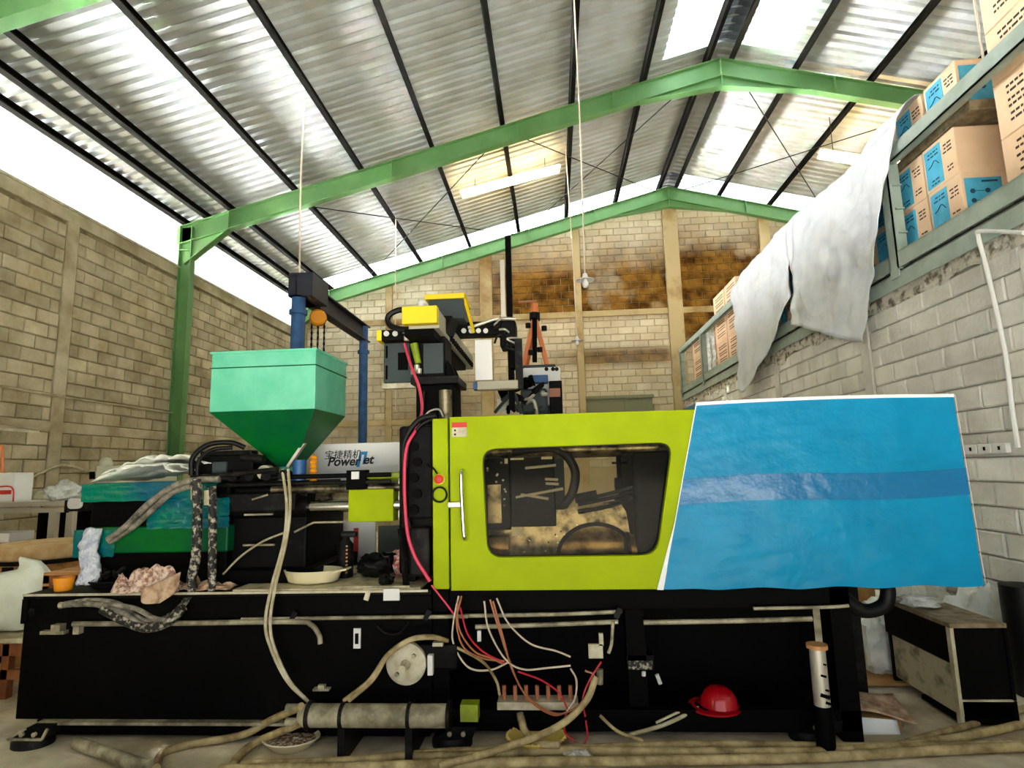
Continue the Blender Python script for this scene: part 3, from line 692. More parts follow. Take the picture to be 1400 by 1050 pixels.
# inside: platens, mould, tie bars, chute
MB().box(-1.02, -.62, YF+.12, 4.8, .95, 1.9).build('fixed_platen', 'black_worn', mc, bevel=.02)
MB().box(-.62, -.30, 3.98, 4.62, 1.2, 1.8).build('mould', 'black_worn', mc, bevel=.01)
MB().box(-.30, .0, 3.96, 4.64, 1.22, 1.78).build('mould', 'black_worn', mc, bevel=.01)
MB().box(.5, .85, YF+.14, 4.8, .95, 1.7).build('moving_platen', 'black_worn', mc, bevel=.02)
for yy, zz in ((3.88, 1.72), (4.72, 1.72), (3.92, .99), (4.72, 1.2)):
    MB().cyl((-.7, yy, zz), (2.2, yy, zz), .045, n=20).build('tie_bar', 'greasy_steel', mc, smooth=40)
MB().tube([onY(700, 618, 3.86), onY(760, 615, 3.86), onY(785, 640, 3.86), onY(783, 672, 3.86), onY(770, 692, 3.86)], .03, n=12).build('corrugated_hose', 'black_rubber', mc, smooth=60)
MB().tube([onY(786, 682, 3.9), onY(816, 676, 3.9)], .03, n=12, res=1).build('hose_end', 'black_paint', mc, smooth=60)
for k, (x0, y0, x1, y1) in enumerate(((705, 680, 770, 668), (712, 676, 750, 682), (745, 655, 763, 656), (746, 661, 764, 662), (718, 640, 760, 636))):
    MB().cyl(onY(x0, y0, 3.92), onY(x1, y1, 3.92), .009, n=8).build('fitting', 'alu', mc, smooth=40)
for (x0, y0, x1, y1) in ((790, 690, 915, 655), (800, 683, 915, 645), (840, 682, 912, 670)):
    MB().tube([onY(x0, y0, 3.9), onY((x0+x1)/2, (y0+y1)/2+4, 3.9), onY(x1, y1, 3.95)], .013, n=8).build('oil_line', 'dark_steel', mc, smooth=60)
MB().tube([onY(790, 700, 3.9), onY(840, 690, 3.9), onY(880, 672, 3.9)], .014, n=8, jit=.3).build('drag_chain', 'black_worn', mc)
# greasy sheet metal with an arched opening, bronze cylinder behind it
def PXZ(pts, y): return [(lambda q: (q.x, q.z))(onY(px, py, y)) for px, py in pts]
arch = [(815+50*math.cos(t), 758-40*math.sin(t)) for t in [math.pi*k/16 for k in range(17)]]
curve_mesh('drip_guard', [PXZ([(650, 735), (662, 722), (696, 697), (770, 697), (800, 689), (846, 684), (856, 700), (870, 780), (650, 780)], 4.0), PXZ(arch, 4.0)], 'greasy_steel', mc, .01, face_y(4.0))
curve_mesh('arch_rim', [PXZ([(815+54*math.cos(t), 758-44*math.sin(t)) for t in [math.pi*k/16 for k in range(17)]], 3.99), PXZ([(815+49*math.cos(t), 758-39*math.sin(t)) for t in [math.pi*k/16 for k in range(17)]], 3.99)], 'black_worn', mc, .02, face_y(3.985))
MB().obox(onY(707, 722, 3.985), (.07, .012, .1)).build('name_tag', 'pale_metal', mc)
cc = onY(810, 748, 4.2)
MB().cyl((cc.x-.3, 4.2, cc.z), (cc.x+.22, 4.2, cc.z), .14, n=32).build('ejector_cylinder', 'bronze', mc, smooth=40)
c9 = onY(880, 752, 3.95); MB().cyl((c9.x-.09, 3.95, c9.z), (c9.x+.06, 3.95, c9.z), .1, n=28).build('ejector_cylinder', 'bronze', mc, smooth=40)
MB().cyl((c9.x-.11, 3.95, c9.z), (c9.x-.09, 3.95, c9.z), .115, n=28).build('cylinder_ring', 'black_paint', mc, smooth=40)
c9 = onY(682, 748, 3.93); MB().cyl((c9.x-.07, 3.93, c9.z), (c9.x+.07, 3.93, c9.z), .075, n=24).build('nozzle_body', 'bronze', mc, smooth=40)
for k in range(26):   # chips and drops stuck on the guard
    q = onY(random.uniform(668, 790), random.uniform(700, 758), 3.99); MB().obox(q, (random.uniform(.006, .02), .006, random.uniform(.004, .012)), (0, random.uniform(0, 3), 0)).build('plastic_chip', random.choice(['white_steel', 'black_paint', 'pale_metal']), mc)
for k in range(14):
    q = onY(random.uniform(664, 692), random.uniform(620, 705), 3.97); MB().lathe(q, [(.001, -.008), (.009, 0), (.001, .008)], n=6).build('plastic_chip', random.choice(['white_steel', 'pale_metal', 'dusty_steel']), mc)
MB().box(-.45, -.36, 3.94, 3.98, 1.25, 1.5).build('mould_insert', 'greasy_steel', mc)
q0, q1 = onY(692, 624, 3.96), onY(755, 632, 3.96)
for (x0, y0, x1, y1) in ((698, 626, 716, 629), (740, 623, 755, 628), (690, 627, 694, 634)):
    u0, u1 = onY(x0, y1, 3.96), onY(x1, y0, 3.96); MB().box(u0.x, u1.x, 3.955, 3.98, u0.z, u1.z).build('mould_clip', 'pale_metal', mc)
u0, u1 = onY(845, 668, 4.1), onY(855, 622, 4.1)
MB().box(u0.x, u0.x+.03, 4.1, 4.14, u0.z, u1.z).box(u0.x-.03, u0.x+.1, 4.1, 4.14, u1.z-.06, u1.z-.045).cyl((u0.x-.02, 4.1, u0.z+.03), (u0.x+.04, 4.1, u0.z+.03), .045, n=12).build('limit_switch', 'black_paint', mc)

# ---- blue film covered end
BX0, BX1, BZ0, BZ1 = .6, 2.42, .875, 1.975
def bl(u, v, yy):   # slanted left edge
    z = BZ0+(BZ1-BZ0)*v; x0 = .612+(.885-.612)*v; x = x0+(BX1-.03*v-x0)*u
    return x, z
def blue_front(u, v):
    x, z = bl(u, v, 0); e = min(u, 1-u, v, 1-v)
    z += .012*math.sin(u*3.1)*(1 if v > .9 else 0)+(wob((u*4, v, 3), 2, .012) if v in (0, 1) else 0)
    bulge = .012*math.sin(math.pi*u)*math.sin(math.pi*v)
    return Vector((x, YF-.05-bulge-wob((x*3, z*3, 0), 1.4, .006)-wob((x*2+z*5, z*9-x*2, 2), 2.2, .004 if e > .02 else 0), z))
b = MB(); b.grid(blue_front, 70, 44)
n0 = len(b.v)
b.grid(lambda u, v: (lambda p: Vector((p.x, YF-.05+1.2*u if u > 0 else p.y, p.z)))(blue_front(1, v)), 8, 20)
b.grid(lambda u, v: (lambda p: Vector((p.x, YF-.05+1.2*v if v > 0 else p.y, p.z)))(blue_front(u, 1)), 40, 6)
b.grid(lambda u, v: (lambda p: Vector((p.x, YF-.05+1.2*v if v > 0 else p.y, p.z)))(blue_front(u, 0)), 40, 6)
b.grid(lambda u, v: (lambda p: Vector((p.x, YF-.05+1.2*u if u > 0 else p.y, p.z)))(blue_front(0, v)), 6, 20)
bc = b.build('end_cover', 'blue_film', mc, smooth=40, label='machine end cover wrapped in bright blue protective film')
MB().grid(lambda u, v: (lambda p: Vector((p.x, p.y-.006, p.z)))(blue_front(.002+u*.998, .455+.14*v+.012*math.sin(u*6)+(.03*(u-.5)))), 50, 4).build('tape_band', 'blue_tape', bc, smooth=60, label='darker blue tape band')
MB().grid(lambda u, v: (lambda p: Vector((p.x-.03*(1-u)*max(0,1-v*3)-.004+.006*u, p.y-.008-.01*u*(v < .12), p.z)))(blue_front(.0, v)), 2, 40).build('film_edge', 'white_film', bc, solid=.003)
MB().grid(lambda u, v: (lambda p: Vector((p.x, p.y-.004-.003*u, p.z+.02*v)))(blue_front(u, .985)), 50, 1).build('film_fold', 'white_film', bc, solid=.002)
MB().grid(lambda u, v: (lambda p: Vector((p.x+.008+.012*u, p.y-.004+.02*u, p.z)))(blue_front(1, v)), 1, 30).build('film_fold', 'white_film', bc, solid=.002)

# ---- hopper
HX0, HX1, HY0, HY1, HZ0, HZ1 = -2.385, -1.63, 3.9, 4.5, 2.045, 2.465
hp = MB(); xc, yc = -1.93, 4.2
hp.box(HX0, HX1, HY0, HY1, HZ0, HZ1)
hop = hp.build('hopper', 'hopper_green', mc, bevel=.006, label='mint green square hopper with funnel bottom')
MB().add([(HX0,HY0,HZ0),(HX1,HY0,HZ0),(HX1,HY1,HZ0),(HX0,HY1,HZ0),(xc-.06,yc-.06,1.66),(xc+.06,yc-.06,1.66),(xc+.06,yc+.06,1.66),(xc-.06,yc+.06,1.66)],
         [(0,1,5,4),(1,2,6,5),(2,3,7,6),(3,0,4,7),(0,3,2,1),(4,5,6,7)]).build('funnel', 'paint_green', hop)
MB().box(HX0-.006, HX1+.006, HY0-.006, HY1+.006, HZ1-.115, HZ1-.108).build('seam', 'paint_green', hop)
MB().box(HX0-.008, HX1+.008, HY0-.008, HY1+.008, HZ1-.01, HZ1+.006).build('rim', 'hopper_green', hop)
MB().lathe((xc, yc, 1.56), [(.05, 0), (.06, .04), (.075, .1)], n=16).build('throat', 'hopper_green', hop, smooth=40)
MB().obox((xc+.1, yc-.12, 1.74), (.02, .04, .2), (0, .6, 0)).build('slide_gate', 'alu', hop)
MB().box(xc-.35, xc+.3, yc-.22, yc+.22, 1.545, 1.56).build('mount_plate', 'dark_steel', hop)

# ---- barrel, carriage and injection unit
MB().cyl((-2.3, yc, 1.42), (-.95, yc, 1.42), .085, n=28).build('barrel', 'greasy_steel', mc, smooth=40)
MB().cyl((-1.95, 3.98, 1.38), (-.9, 3.98, 1.38), .04, n=20).build('carriage_rod', 'chrome', mc, smooth=40)
MB().cyl((-1.95, 3.98, 1.5), (-.9, 3.98, 1.5), .03, n=20).build('carriage_rod', 'greasy_steel', mc, smooth=40)
MB().cyl((-2.2, 3.98, 1.38), (-1.68, 3.98, 1.38), .07, n=20).build('carriage_cylinder', 'black_worn', mc, smooth=40)
MB().cyl((-2.0, 3.92, 1.585), (-1.1, 3.92, 1.585), .016, n=10).build('guide_rail', 'black_worn', mc, smooth=40)
MB().cyl((-2.4, 3.92, 1.54), (-1.1, 3.92, 1.54), .014, n=10).build('guide_rail', 'dark_steel', mc, smooth=40)
lg = MB().box(-1.395, -1.085, 3.93, 4.46, 1.275, 1.49).build('barrel_guard', 'lime', mc, bevel=.006, label='small lime green guard box over the barrel')
MB().box(-1.395, -1.085, 4.06, 4.36, 1.49, 1.56).box(-1.32, -1.0, 3.94, 4.0, 1.56, 1.6).build('guard_lid', 'lime_dark', lg, bevel=.01)
MB().box(-1.40, -1.27, 3.9, 3.99, 1.49, 1.62).build('clamp', 'black_paint', lg)
MB().box(-1.36, -1.31, 3.885, 3.9, 1.56, 1.61).build('sticker', 'white_steel', lg)
MB().box(-1.07, -.93, 4.0, 4.5, 1.28, 1.62).build('nozzle_bracket', 'pale_metal', mc)
for zz in (1.32, 1.42, 1.52): MB().box(-1.06, -.98, 3.96, 4.0, zz-.02, zz+.02).build('heater_clip', 'white_steel', mc)
# injection unit blocks
MB().box(-2.62, -1.7, 3.98, 4.7, .9, 1.52).build('injection_block', 'black_worn', mc, bevel=.015)
MB().box(-2.55, -1.75, 3.9, 4.0, 1.36, 1.48).build('cross_head', 'dark_steel', mc, bevel=.01)
MB().box(-2.75, -1.6, 3.9, 4.75, .88, .98).build('carriage_slide', 'black_paint', mc, bevel=.01)
MB().box(-3.22, -2.22, 3.92, 4.7, .92, 1.55).build('motor_housing', 'black_paint', mc, bevel=.02)
gb = MB().box(-3.235, -2.21, 3.9, 4.72, 1.1, 1.275).build('green_cover', 'paint_green', mc, bevel=.012, label='green painted motor cover')
def filmf(x0, x1, z0, z1):
    return lambda u, v: Vector((x0+(x1-x0)*u, 3.893-abs(wob((u*3, v*14, x0), 1.5, .02)), z0+(z1-z0)*v+wob((u*5, v*2, 1), 1, .015)))
MB().grid(filmf(-2.78, -2.2, 1.26, 1.46), 30, 18).build('shrink_film', 'film_green', gb, smooth=60, label='creased blue-green shrink film')
MB().grid(filmf(-3.27, -2.3, 1.45, 1.57), 40, 10).build('shrink_film', 'film_green', gb, smooth=60)
MB().grid(filmf(-3.3, -3.0, 1.08, 1.26), 20, 10).build('shrink_film', 'film_green', gb, smooth=60)
MB().box(-3.2, -2.3, 3.91, 4.7, 1.55, 1.575).build('top_plate', 'film_green', mc)
for k in range(4):
    MB().cyl((-2.2+.12*k, 3.9, 1.6), (-2.2+.12*k, 3.98, 1.6), .035, n=14).build('valve', 'dark_steel', mc, smooth=40)
va = MB().box(-2.52, -2.08, 3.95, 4.35, 1.56, 1.74).build('valve_stack', 'black_worn', mc, bevel=.012)
MB().box(-2.36, -2.26, 3.93, 3.96, 1.58, 1.7).build('solenoid', 'robot_grey', va)
MB().box(-2.5, -2.12, 4.0, 4.1, 1.74, 1.78).build('solenoid', 'dark_steel', va, bevel=.01)
MB().cyl((-2.16, 3.95, 1.73), (-2.0, 3.95, 1.71), .03, n=12).build('valve_cap', 'dark_steel', va, smooth=40)
MB().cyl((-1.99, 4.0, 1.62), (-1.99, 3.93, 1.62), .05, n=16).build('gauge', 'pale_metal', mc, smooth=40)
MB().cyl((-1.76, 3.98, 1.56), (-1.76, 3.98, 1.7), .045, n=14).build('lubricator', 'gantry_blue', mc, smooth=40)
b = MB()
for k in range(6): b.lathe((-1.66, 3.98, 1.55+.03*k), [(.02, 0), (.028, .01), (.02, .026)], n=10)
b.build('spring_valve', 'hoist_yellow', mc, smooth=40)
for (x0, z0, x1, z1) in ((-2.1, 1.34, -1.9, 1.34), (-2.1, 1.14, -1.88, 1.14), (-2.05, 1.44, -1.94, 1.47), (-1.75, 1.22, -1.62, 1.28), (-1.62, 1.28, -1.4, 1.28)):
    MB().cyl((x0, 3.9, z0), (x1, 3.9, z1), .007, n=6).build('oil_line', 'dusty_steel', mc)
# nameplate guard with lettering
wp = MB().box(-1.9, -1.2, 4.56, 4.58, 1.5, 1.835).build('rear_panel', 'white_paint', mc, bevel=.004, label='white panel lettered Powerjet')
p0 = onY(447, 637, 4.552)
text('lettering', 'Power', 'text_black', wp, .098, Matrix.Translation((p0.x, 4.556, p0.z)) @ XZ, shear=.25, bold=.0025)
p1 = onY(496, 634, 4.552)
text('lettering', 'et', 'text_black', wp, .098, Matrix.Translation((p1.x, 4.556, p1.z)) @ XZ, shear=.25, bold=.0025)
p2 = onY(443, 627, 4.552)
text('lettering', '宝捷精机', 'text_black', wp, .075, Matrix.Translation((p2.x, 4.556, p2.z)) @ XZ, shear=.1)
pj_ = onY(489, 635, 4.552)
curve_mesh('logo', [[(pj_.x-.012, pj_.z-.02), (pj_.x+.012, pj_.z-.02), (pj_.x+.03, pj_.z+.075), (pj_.x+.052, pj_.z+.075), (pj_.x+.036, pj_.z), (pj_.x+.058, pj_.z), (pj_.x+.078, pj_.z+.1), (pj_.x+.016, pj_.z+.1)]], 'logo_blue', wp, .004, face_y(4.556))
# worn plate on the base, in front of the barrel
MB().box(-2.05, -.85, YF+.0, 4.6, ZT, ZT+.012).build('worn_tray_plate', 'worn_plate', mc)
MB().box(-.98, -.93, 3.9, 4.0, .88, 1.25).bar((-.93, YF+.05, .7), (-1.0, YF+.1, 1.24), .03, .03).build('guard_bracket', 'dark_steel', mc)

# ---- hydraulic hoses on the left
def hose(name, pts, r, m, y=3.82, **k): return pipe(name, pts, r, m, y=y, n=10, **k)
hose('hose', [(300, 655), (262, 657), (232, 668), (200, 692), (172, 720), (148, 738)], .022, 'dusty_hose', y=3.84)
hose('hose', [(262, 664), (235, 674), (205, 700), (180, 722), (150, 741)], .02, 'dusty_hose', y=3.86)
hose('hose', [(262, 650, 3.85), (264, 625, 3.85), (285, 608, 3.9), (315, 605, 3.95), (335, 612, 4.0)], .018, 'black_rubber')
hose('hose', [(270, 650, 3.85), (272, 630, 3.85), (290, 615, 3.9), (318, 612, 3.95)], .014, 'black_rubber')
hose('hose', [(268, 655), (270, 700), (268, 760), (262, 790), (262, 812), (240, 838), (205, 856)], .03, 'braided_hose', y=3.72)
hose('hose', [(290, 665), (291, 720), (290, 780), (288, 808), (270, 835), (238, 848)], .026, 'braided_hose', y=3.74)
hose('hose', [(262, 652), (300, 650), (380, 642)], .018, 'dark_steel', y=3.86)
for px, py in ((269, 675), (287, 682)): MB().cyl(P(px, py-12, 3.75), P(px, py+8, 3.75), .036, n=12).build('hose_fitting', 'pale_hose', mc, smooth=40)
hose('hose', [(82, 828), (120, 822), (160, 826), (195, 848), (230, 852)], .02, 'dusty_hose', y=YF-.06)
hose('hose', [(88, 826), (130, 826), (165, 836), (200, 856), (225, 846)], .018, 'dusty_hose', y=YF-.09)
hose('hose', [(140, 832), (170, 848), (200, 858), (230, 850), (250, 830)], .03, 'braided_hose', y=YF-.09)
hose('hose', [(150, 826), (185, 832), (210, 845), (228, 848)], .015, 'dusty_hose', y=YF-.11)
for k, px in enumerate((84, 95, 106, 118)):
    c = P(px, 827-1.2*k, YF-.07); MB().cyl(c-Vector((.012, 0, 0)), c+Vector((.012, 0, 0)), .017+.003*k, n=12).build('hose_rib', 'pale_hose', mc, smooth=40)
MB().box(-3.28, -3.12, YF-.04, YF, .64, .66).box(-3.2, -3.14, YF-.05, YF, .66, .70).box(-3.06, -3.02, YF-.04, YF, .64, .69).build('gear_bracket', 'dusty_steel', mc)
hose('oil_line', [(305, 785), (330, 760), (360, 740), (392, 727)], .007, 'pale_hose', y=3.88)
# pale drain hoses from the hopper
for k, dx in enumerate((0, 8)):
    pipe('drain_hose', [(386+dx, 642, 3.92), (392+dx*.6, 690, 3.8), (388+dx*.4, 740, 3.7), (372+dx*.6, 800, 3.62), (363+dx*.8, 850, 3.6), (370+dx*.6, 885, 3.6), (392+dx*.4, 930, 3.58), (422, 960, 3.55)], .0105, 'pale_hose')
for k, dx in enumerate((0, 7)):
    pipe('drain_hose', [(470+dx, 958, 3.5), (505+dx*.6, 930, 3.5), (530, 895+dx*.4, 3.5), (560, 874+dx*.3, 3.5), (590, 870+dx*.3, 3.52), (612, 876, 3.6)], .012, 'tan_hose')
pipe('cable', [(515, 856), (528, 866), (545, 866), (560, 850)], .006, 'dark_steel')
# coloured wires below the lime door
W = [('white_wire', [(627, 815), (620, 850), (620, 880), (640, 912), (670, 916), (696, 905)]),
     ('copper_wire', [(631, 815), (624, 850), (634, 885), (660, 900), (690, 904)]),
     ('red_wire', [(629, 830), (640, 868), (662, 892), (690, 906)]),
     ('copper_wire', [(625, 820), (628, 860), (648, 890), (672, 900), (688, 908)]),
     ('white_wire', [(662, 822), (668, 860), (690, 900), (715, 915), (750, 913), (780, 910)]),
     ('copper_wire', [(670, 820), (682, 860), (697, 905), (715, 945), (745, 970), (772, 975), (800, 955), (812, 925), (800, 917)]),
     ('copper_wire', [(674, 822), (690, 880), (700, 915), (722, 955), (755, 977), (780, 972)]),
     ('white_wire', [(679, 818), (695, 852), (725, 880), (760, 890), (780, 898)]),
     ('white_wire', [(780, 914), (788, 930), (786, 955), (775, 972)]),
     ('red_wire', [(708, 918), (740, 930), (765, 948), (776, 970)]),
     ('red_wire', [(800, 980), (797, 955), (806, 930), (822, 905)]),
     ('red_wire', [(774, 975), (772, 1000), (785, 1014)]),
     ('red_wire', [(801, 985), (803, 1005), (799, 1018)]),
     ('tan_hose', [(624, 885), (660, 905), (678, 930), (683, 950)]),
     ('pink_cable', [(590, 800, YF-.06), (612, 828, YF-.06), (622, 842, YF-.04)])]
for m, pts in W: pipe('wire', pts, (.006 if m != 'tan_hose' else .009), m, y=YF-.07, n=6)
pipe('cable', [(820, 978, 3.62), (845, 1000, 3.6), (880, 1013, 3.55)], .01, 'tan_hose')
pipe('cable', [(860, 1005, 3.62), (910, 990, 3.7), (955, 968, 3.8)], .012, 'pale_hose')
pipe('cable', [(897, 988, 3.7), (925, 975, 3.75), (940, 970, 3.78)], .008, 'pale_hose')
MB().cyl(onY(711, 975, 3.66), onY(712, 985, 3.66), .02, n=10).build('hose_fitting', 'dusty_steel', mc)
pipe('hose', [(712, 980, 3.66), (718, 1000, 3.62), (735, 1016, 3.56), (765, 1018, 3.53)], .022, 'tan_hose')

# dark vertical gear between barrel and door, with pink cable
MB().box(-.95, -.78, YF+.06, YF+.3, 1.3, 1.9).build('valve_tower', 'black_worn', mc, bevel=.015)
MB().box(-.93, -.8, YF+.04, YF+.3, .95, 1.25).build('valve_tower', 'dark_steel', mc, bevel=.015)
for k in range(5): MB().cyl((-.9+.02*(k % 2), YF+.04, 1.36+.1*k), (-.9+.02*(k % 2), YF+.08, 1.36+.1*k), .03, n=12).build('valve_cap', 'black_paint', mc, smooth=40)
pipe('cable', [(596, 568, 3.76), (572, 575, 3.76), (553, 605, 3.76), (552, 650, 3.76), (553, 690, 3.76), (560, 720, 3.78)], .02, 'black_rubber')
pipe('cable', [(594, 572, 3.74), (575, 582, 3.74), (560, 605, 3.74), (556, 640, 3.74)], .011, 'black_rubber')
pipe('air_line', [(553, 470, 4.3), (562, 500, 4.2), (573, 530, 4.1), (577, 560, 4.0), (570, 585, 3.76), (556, 612, 3.7), (553, 660, 3.68), (556, 720, 3.66), (566, 758, 3.65), (588, 795, 3.64)], .011, 'pink_cable')

# ================================================================== TAKE-OUT ROBOT ON THE MACHINE
rb = thing('takeout_robot', 'black and yellow pick-up robot with gantry beam mounted above the lime door', 'robot', (-.9, 4.5, 1.9))
RX = -.86
MB().box(RX-.17, RX+.12, 4.35, 4.7, 1.9, 2.25).build('riser', 'black_paint', rb, bevel=.01)
MB().box(RX-.2, RX+.16, 4.3, 4.75, 2.25, 2.31).build('riser_flange', 'dark_steel', rb, bevel=.006)
MB().prism([(RX-.19, 2.31), (RX+.06, 2.31), (RX+.06, 2.62), (RX+.12, 2.78), (RX-.24, 2.78)], lambda u, v, w: (u, w, v), 4.32, 4.62).build('pedestal', 'black_worn', rb, bevel=.01); MB().box(RX-.1, RX+.05, 4.3, 4.32, 2.33, 2.56).build('pedestal_cover', 'robot_grey', rb)
b = MB(); b.prism([(RX+.02, 2.31), (RX+.14, 2.31), (RX+.1, 2.4), (RX+.07, 2.44)], lambda u, v, w: (u, w, v), 4.36, 4.4); b.prism([(RX+.02, 2.31), (RX+.14, 2.31), (RX+.1, 2.4), (RX+.07, 2.44)], lambda u, v, w: (u, w, v), 4.56, 4.6); b.build('gusset', 'black_paint', rb)
a = onY(550, 444, 4.0); c = onY(598, 418, 4.0)
MB().box(a.x, c.x, 3.98, 4.06, a.z, c.z).build('end_cap', 'yellow', rb, bevel=.008, label='yellow end cap of the gantry beam')
MB().box(a.x+.03, c.x, 4.06, 5.85, a.z-.02, c.z-.01).build('traverse_beam', 'robot_beige', rb, bevel=.006)
MB().box(a.x+.0, c.x-.04, 4.06, 5.6, a.z-.07, a.z-.02).build('beam_rail', 'black_paint', rb)
b = MB()
for k in range(14): b.box(c.x+.0, c.x+.02, 4.5+.09*k, 4.54+.09*k, a.z-.02, a.z+.02)
b.build('beam_teeth', 'black_paint', rb)['kind'] = 'stuff'
# cable chain loop
q0 = onY(550, 422, 4.1)
b = MB(); pts = [onY(px, py, 4.12) for px, py in ((556, 424), (545, 424), (533, 430), (530, 438), (535, 446), (548, 450), (565, 450))]
b.tube(pts, .022, n=8); b.build('cable_chain', 'black_rubber', rb, smooth=40)
# carriage hood
a2 = onY(586, 437, 4.75); c2 = onY(634, 408, 4.75)
MB().box(a2.x, c2.x, 4.75, 5.1, a2.z, c2.z).build('carriage_hood', 'robot_grey', rb, bevel=.008)
MB().box(a2.x-.03, c2.x+.01, 4.73, 5.12, c2.z, c2.z+.045).build('hood_lid', 'yellow', rb, bevel=.006)
MB().bar(Vector((c2.x+.005, 4.76, c2.z)), onY(648, 455, 4.9), .02, .02).build('hood_edge', 'yellow', rb)
MB().lathe(onY(577, 416, 4.3), [(.03, -.02), (.04, 0), (.03, .02), (.001, .03)], n=12).build('cable_gland', 'white_steel', rb, smooth=40)
# cross arm to the vertical arm
ca_ = onY(618, 452, 5.0); cb2 = onY(676, 452, 5.0)
MB().box(ca_.x, cb2.x+.12, 4.95, 5.1, ca_.z-.06, ca_.z+.06).build('cross_arm', 'black_worn', rb, bevel=.01)
for k in range(4):
    q = onY(634+10*k, 452, 4.94); MB().cyl(q, q+Vector((0, .02, 0)), .022, n=12).build('arm_hole', 'white_steel', rb)
MB().tube([onY(640, 448, 4.93), onY(660, 442, 4.93), onY(680, 436, 4.93), onY(705, 436, 4.93)], .015, n=8).build('air_pipe', 'alu', rb, smooth=60)
va0, va1 = onY(690, 560, 5.0), onY(691, 322, 5.0)
MB().box(va1.x-.005, va1.x+.045, 5.0, 5.06, va0.z, va1.z).build('vertical_arm', 'black_paint', rb)
MB().box(va1.x-.055, va1.x-.015, 5.0, 5.04, onY(690, 470, 5).z, onY(690, 355, 5).z).build('arm_rack', 'alu', rb)
hd_c = onY(692, 458, 4.95)
MB().box(hd_c.x-.05, hd_c.x+.09, 4.88, 5.1, hd_c.z-.12, hd_c.z+.11).build('arm_carriage', 'black_worn', rb, bevel=.015)
for k in range(9):
    q = hd_c+Vector((random.uniform(-.16, .1), -.1, random.uniform(-.15, .13)))
    MB().tube([q, q+Vector((random.uniform(-.08, .08), -.03, random.uniform(-.05, .05))), q+Vector((random.uniform(-.14, .14), .02, random.uniform(-.1, .1)))], .009, n=6).build('air_hose', random.choice(['alu', 'black_rubber', 'black_rubber']), rb, smooth=60)
MB().box(hd_c.x+.02, hd_c.x+.12, 4.92, 5.05, hd_c.z-.3, hd_c.z-.1).build('gripper_motor', 'black_paint', rb, bevel=.01)
# white plate and bottom bar
q0, q1 = onY(650, 520, 4.8), onY(672, 464, 4.8)
MB().box(q0.x, q1.x, 4.8, 4.83, q0.z, q1.z).build('white_plate', 'white_steel', rb)
q0, q1 = onY(652, 533, 4.75), onY(708, 519, 4.75)
MB().box(q0.x, q1.x, 4.75, 4.85, q0.z, q1.z).build('gripper_bar', 'robot_beige', rb, bevel=.008)
MB().box(q0.x-.03, q0.x, 4.745, 4.855, q0.z+.005, q1.z-.01).build('bar_end', 'gantry_blue', rb)
MB().box(q1.x-.02, q1.x+.04, 4.78, 4.85, q0.z, q1.z+.35).build('bar_hanger', 'dark_steel', rb)
# control box
q0, q1 = onY(524, 524, 4.5), onY(576, 467, 4.5)
cbx = MB().box(q0.x, q1.x, 4.5, 4.64, q0.z, q1.z).build('control_box', 'robot_grey', rb, bevel=.012)
MB().box(q0.x+.12, q0.x+.2, 4.49, 4.5, q0.z+.1, q0.z+.24).build('box_window', 'black_paint', cbx)
MB().box(q0.x+.02, q0.x+.035, 4.49, 4.5, q0.z+.03, q0.z+.14).box(q0.x+.02, q0.x+.035, 4.49, 4.5, q0.z+.2, q0.z+.3).build('box_hinge', 'black_paint', cbx)
q0, q1 = onY(520, 466, 4.48), onY(576, 449, 4.48)
MB().box(q0.x, q1.x, 4.48, 4.62, q0.z, q1.z).build('slide_bar', 'black_worn', rb, bevel=.008)
MB().box(q0.x-.03, q0.x+.01, 4.475, 4.625, q0.z, q1.z).build('slide_end', 'yellow', rb, bevel=.004)
for px in (528, 540): 
    q = onY(px, 456, 4.47); MB().cyl(q, q+Vector((0, .02, 0)), .022, n=12).build('arm_hole', 'white_steel', rb)
MB().cyl(onY(566, 470, 4.28), onY(572, 497, 4.28), .03, .024, n=14).build('regulator', 'lime_dark', rb, smooth=40)
for px, py in ((554, 452), (556, 462), (567, 457), (570, 502), (573, 507), (565, 508)):
    MB().lathe(onY(px, py, 4.27), [(.001, -.025), (.02, -.02), (.022, .015), (.001, .025)], n=10).build('air_fitting', 'alu', rb, smooth=40)
MB().box(onY(524, 535, 4.55).x, onY(575, 535, 4.55).x, 4.52, 4.6, onY(524, 532, 4.55).z, onY(524, 525, 4.55).z).build('box_bracket', 'pale_metal', rb)
MB().cyl((RX+.06, 4.33, 1.95), (RX+.06, 4.33, 2.2), .05, n=16).build('air_filter', 'greasy_steel', rb, smooth=40)
pipe('air_hose', [(580, 570, 4.25), (588, 562, 4.25), (600, 560, 4.25), (606, 570, 4.25)], .008, 'alu', parent=rb)
pipe('air_hose', [(580, 535, 4.3), (578, 555, 4.3), (576, 575, 4.3)], .01, 'black_rubber', parent=rb)

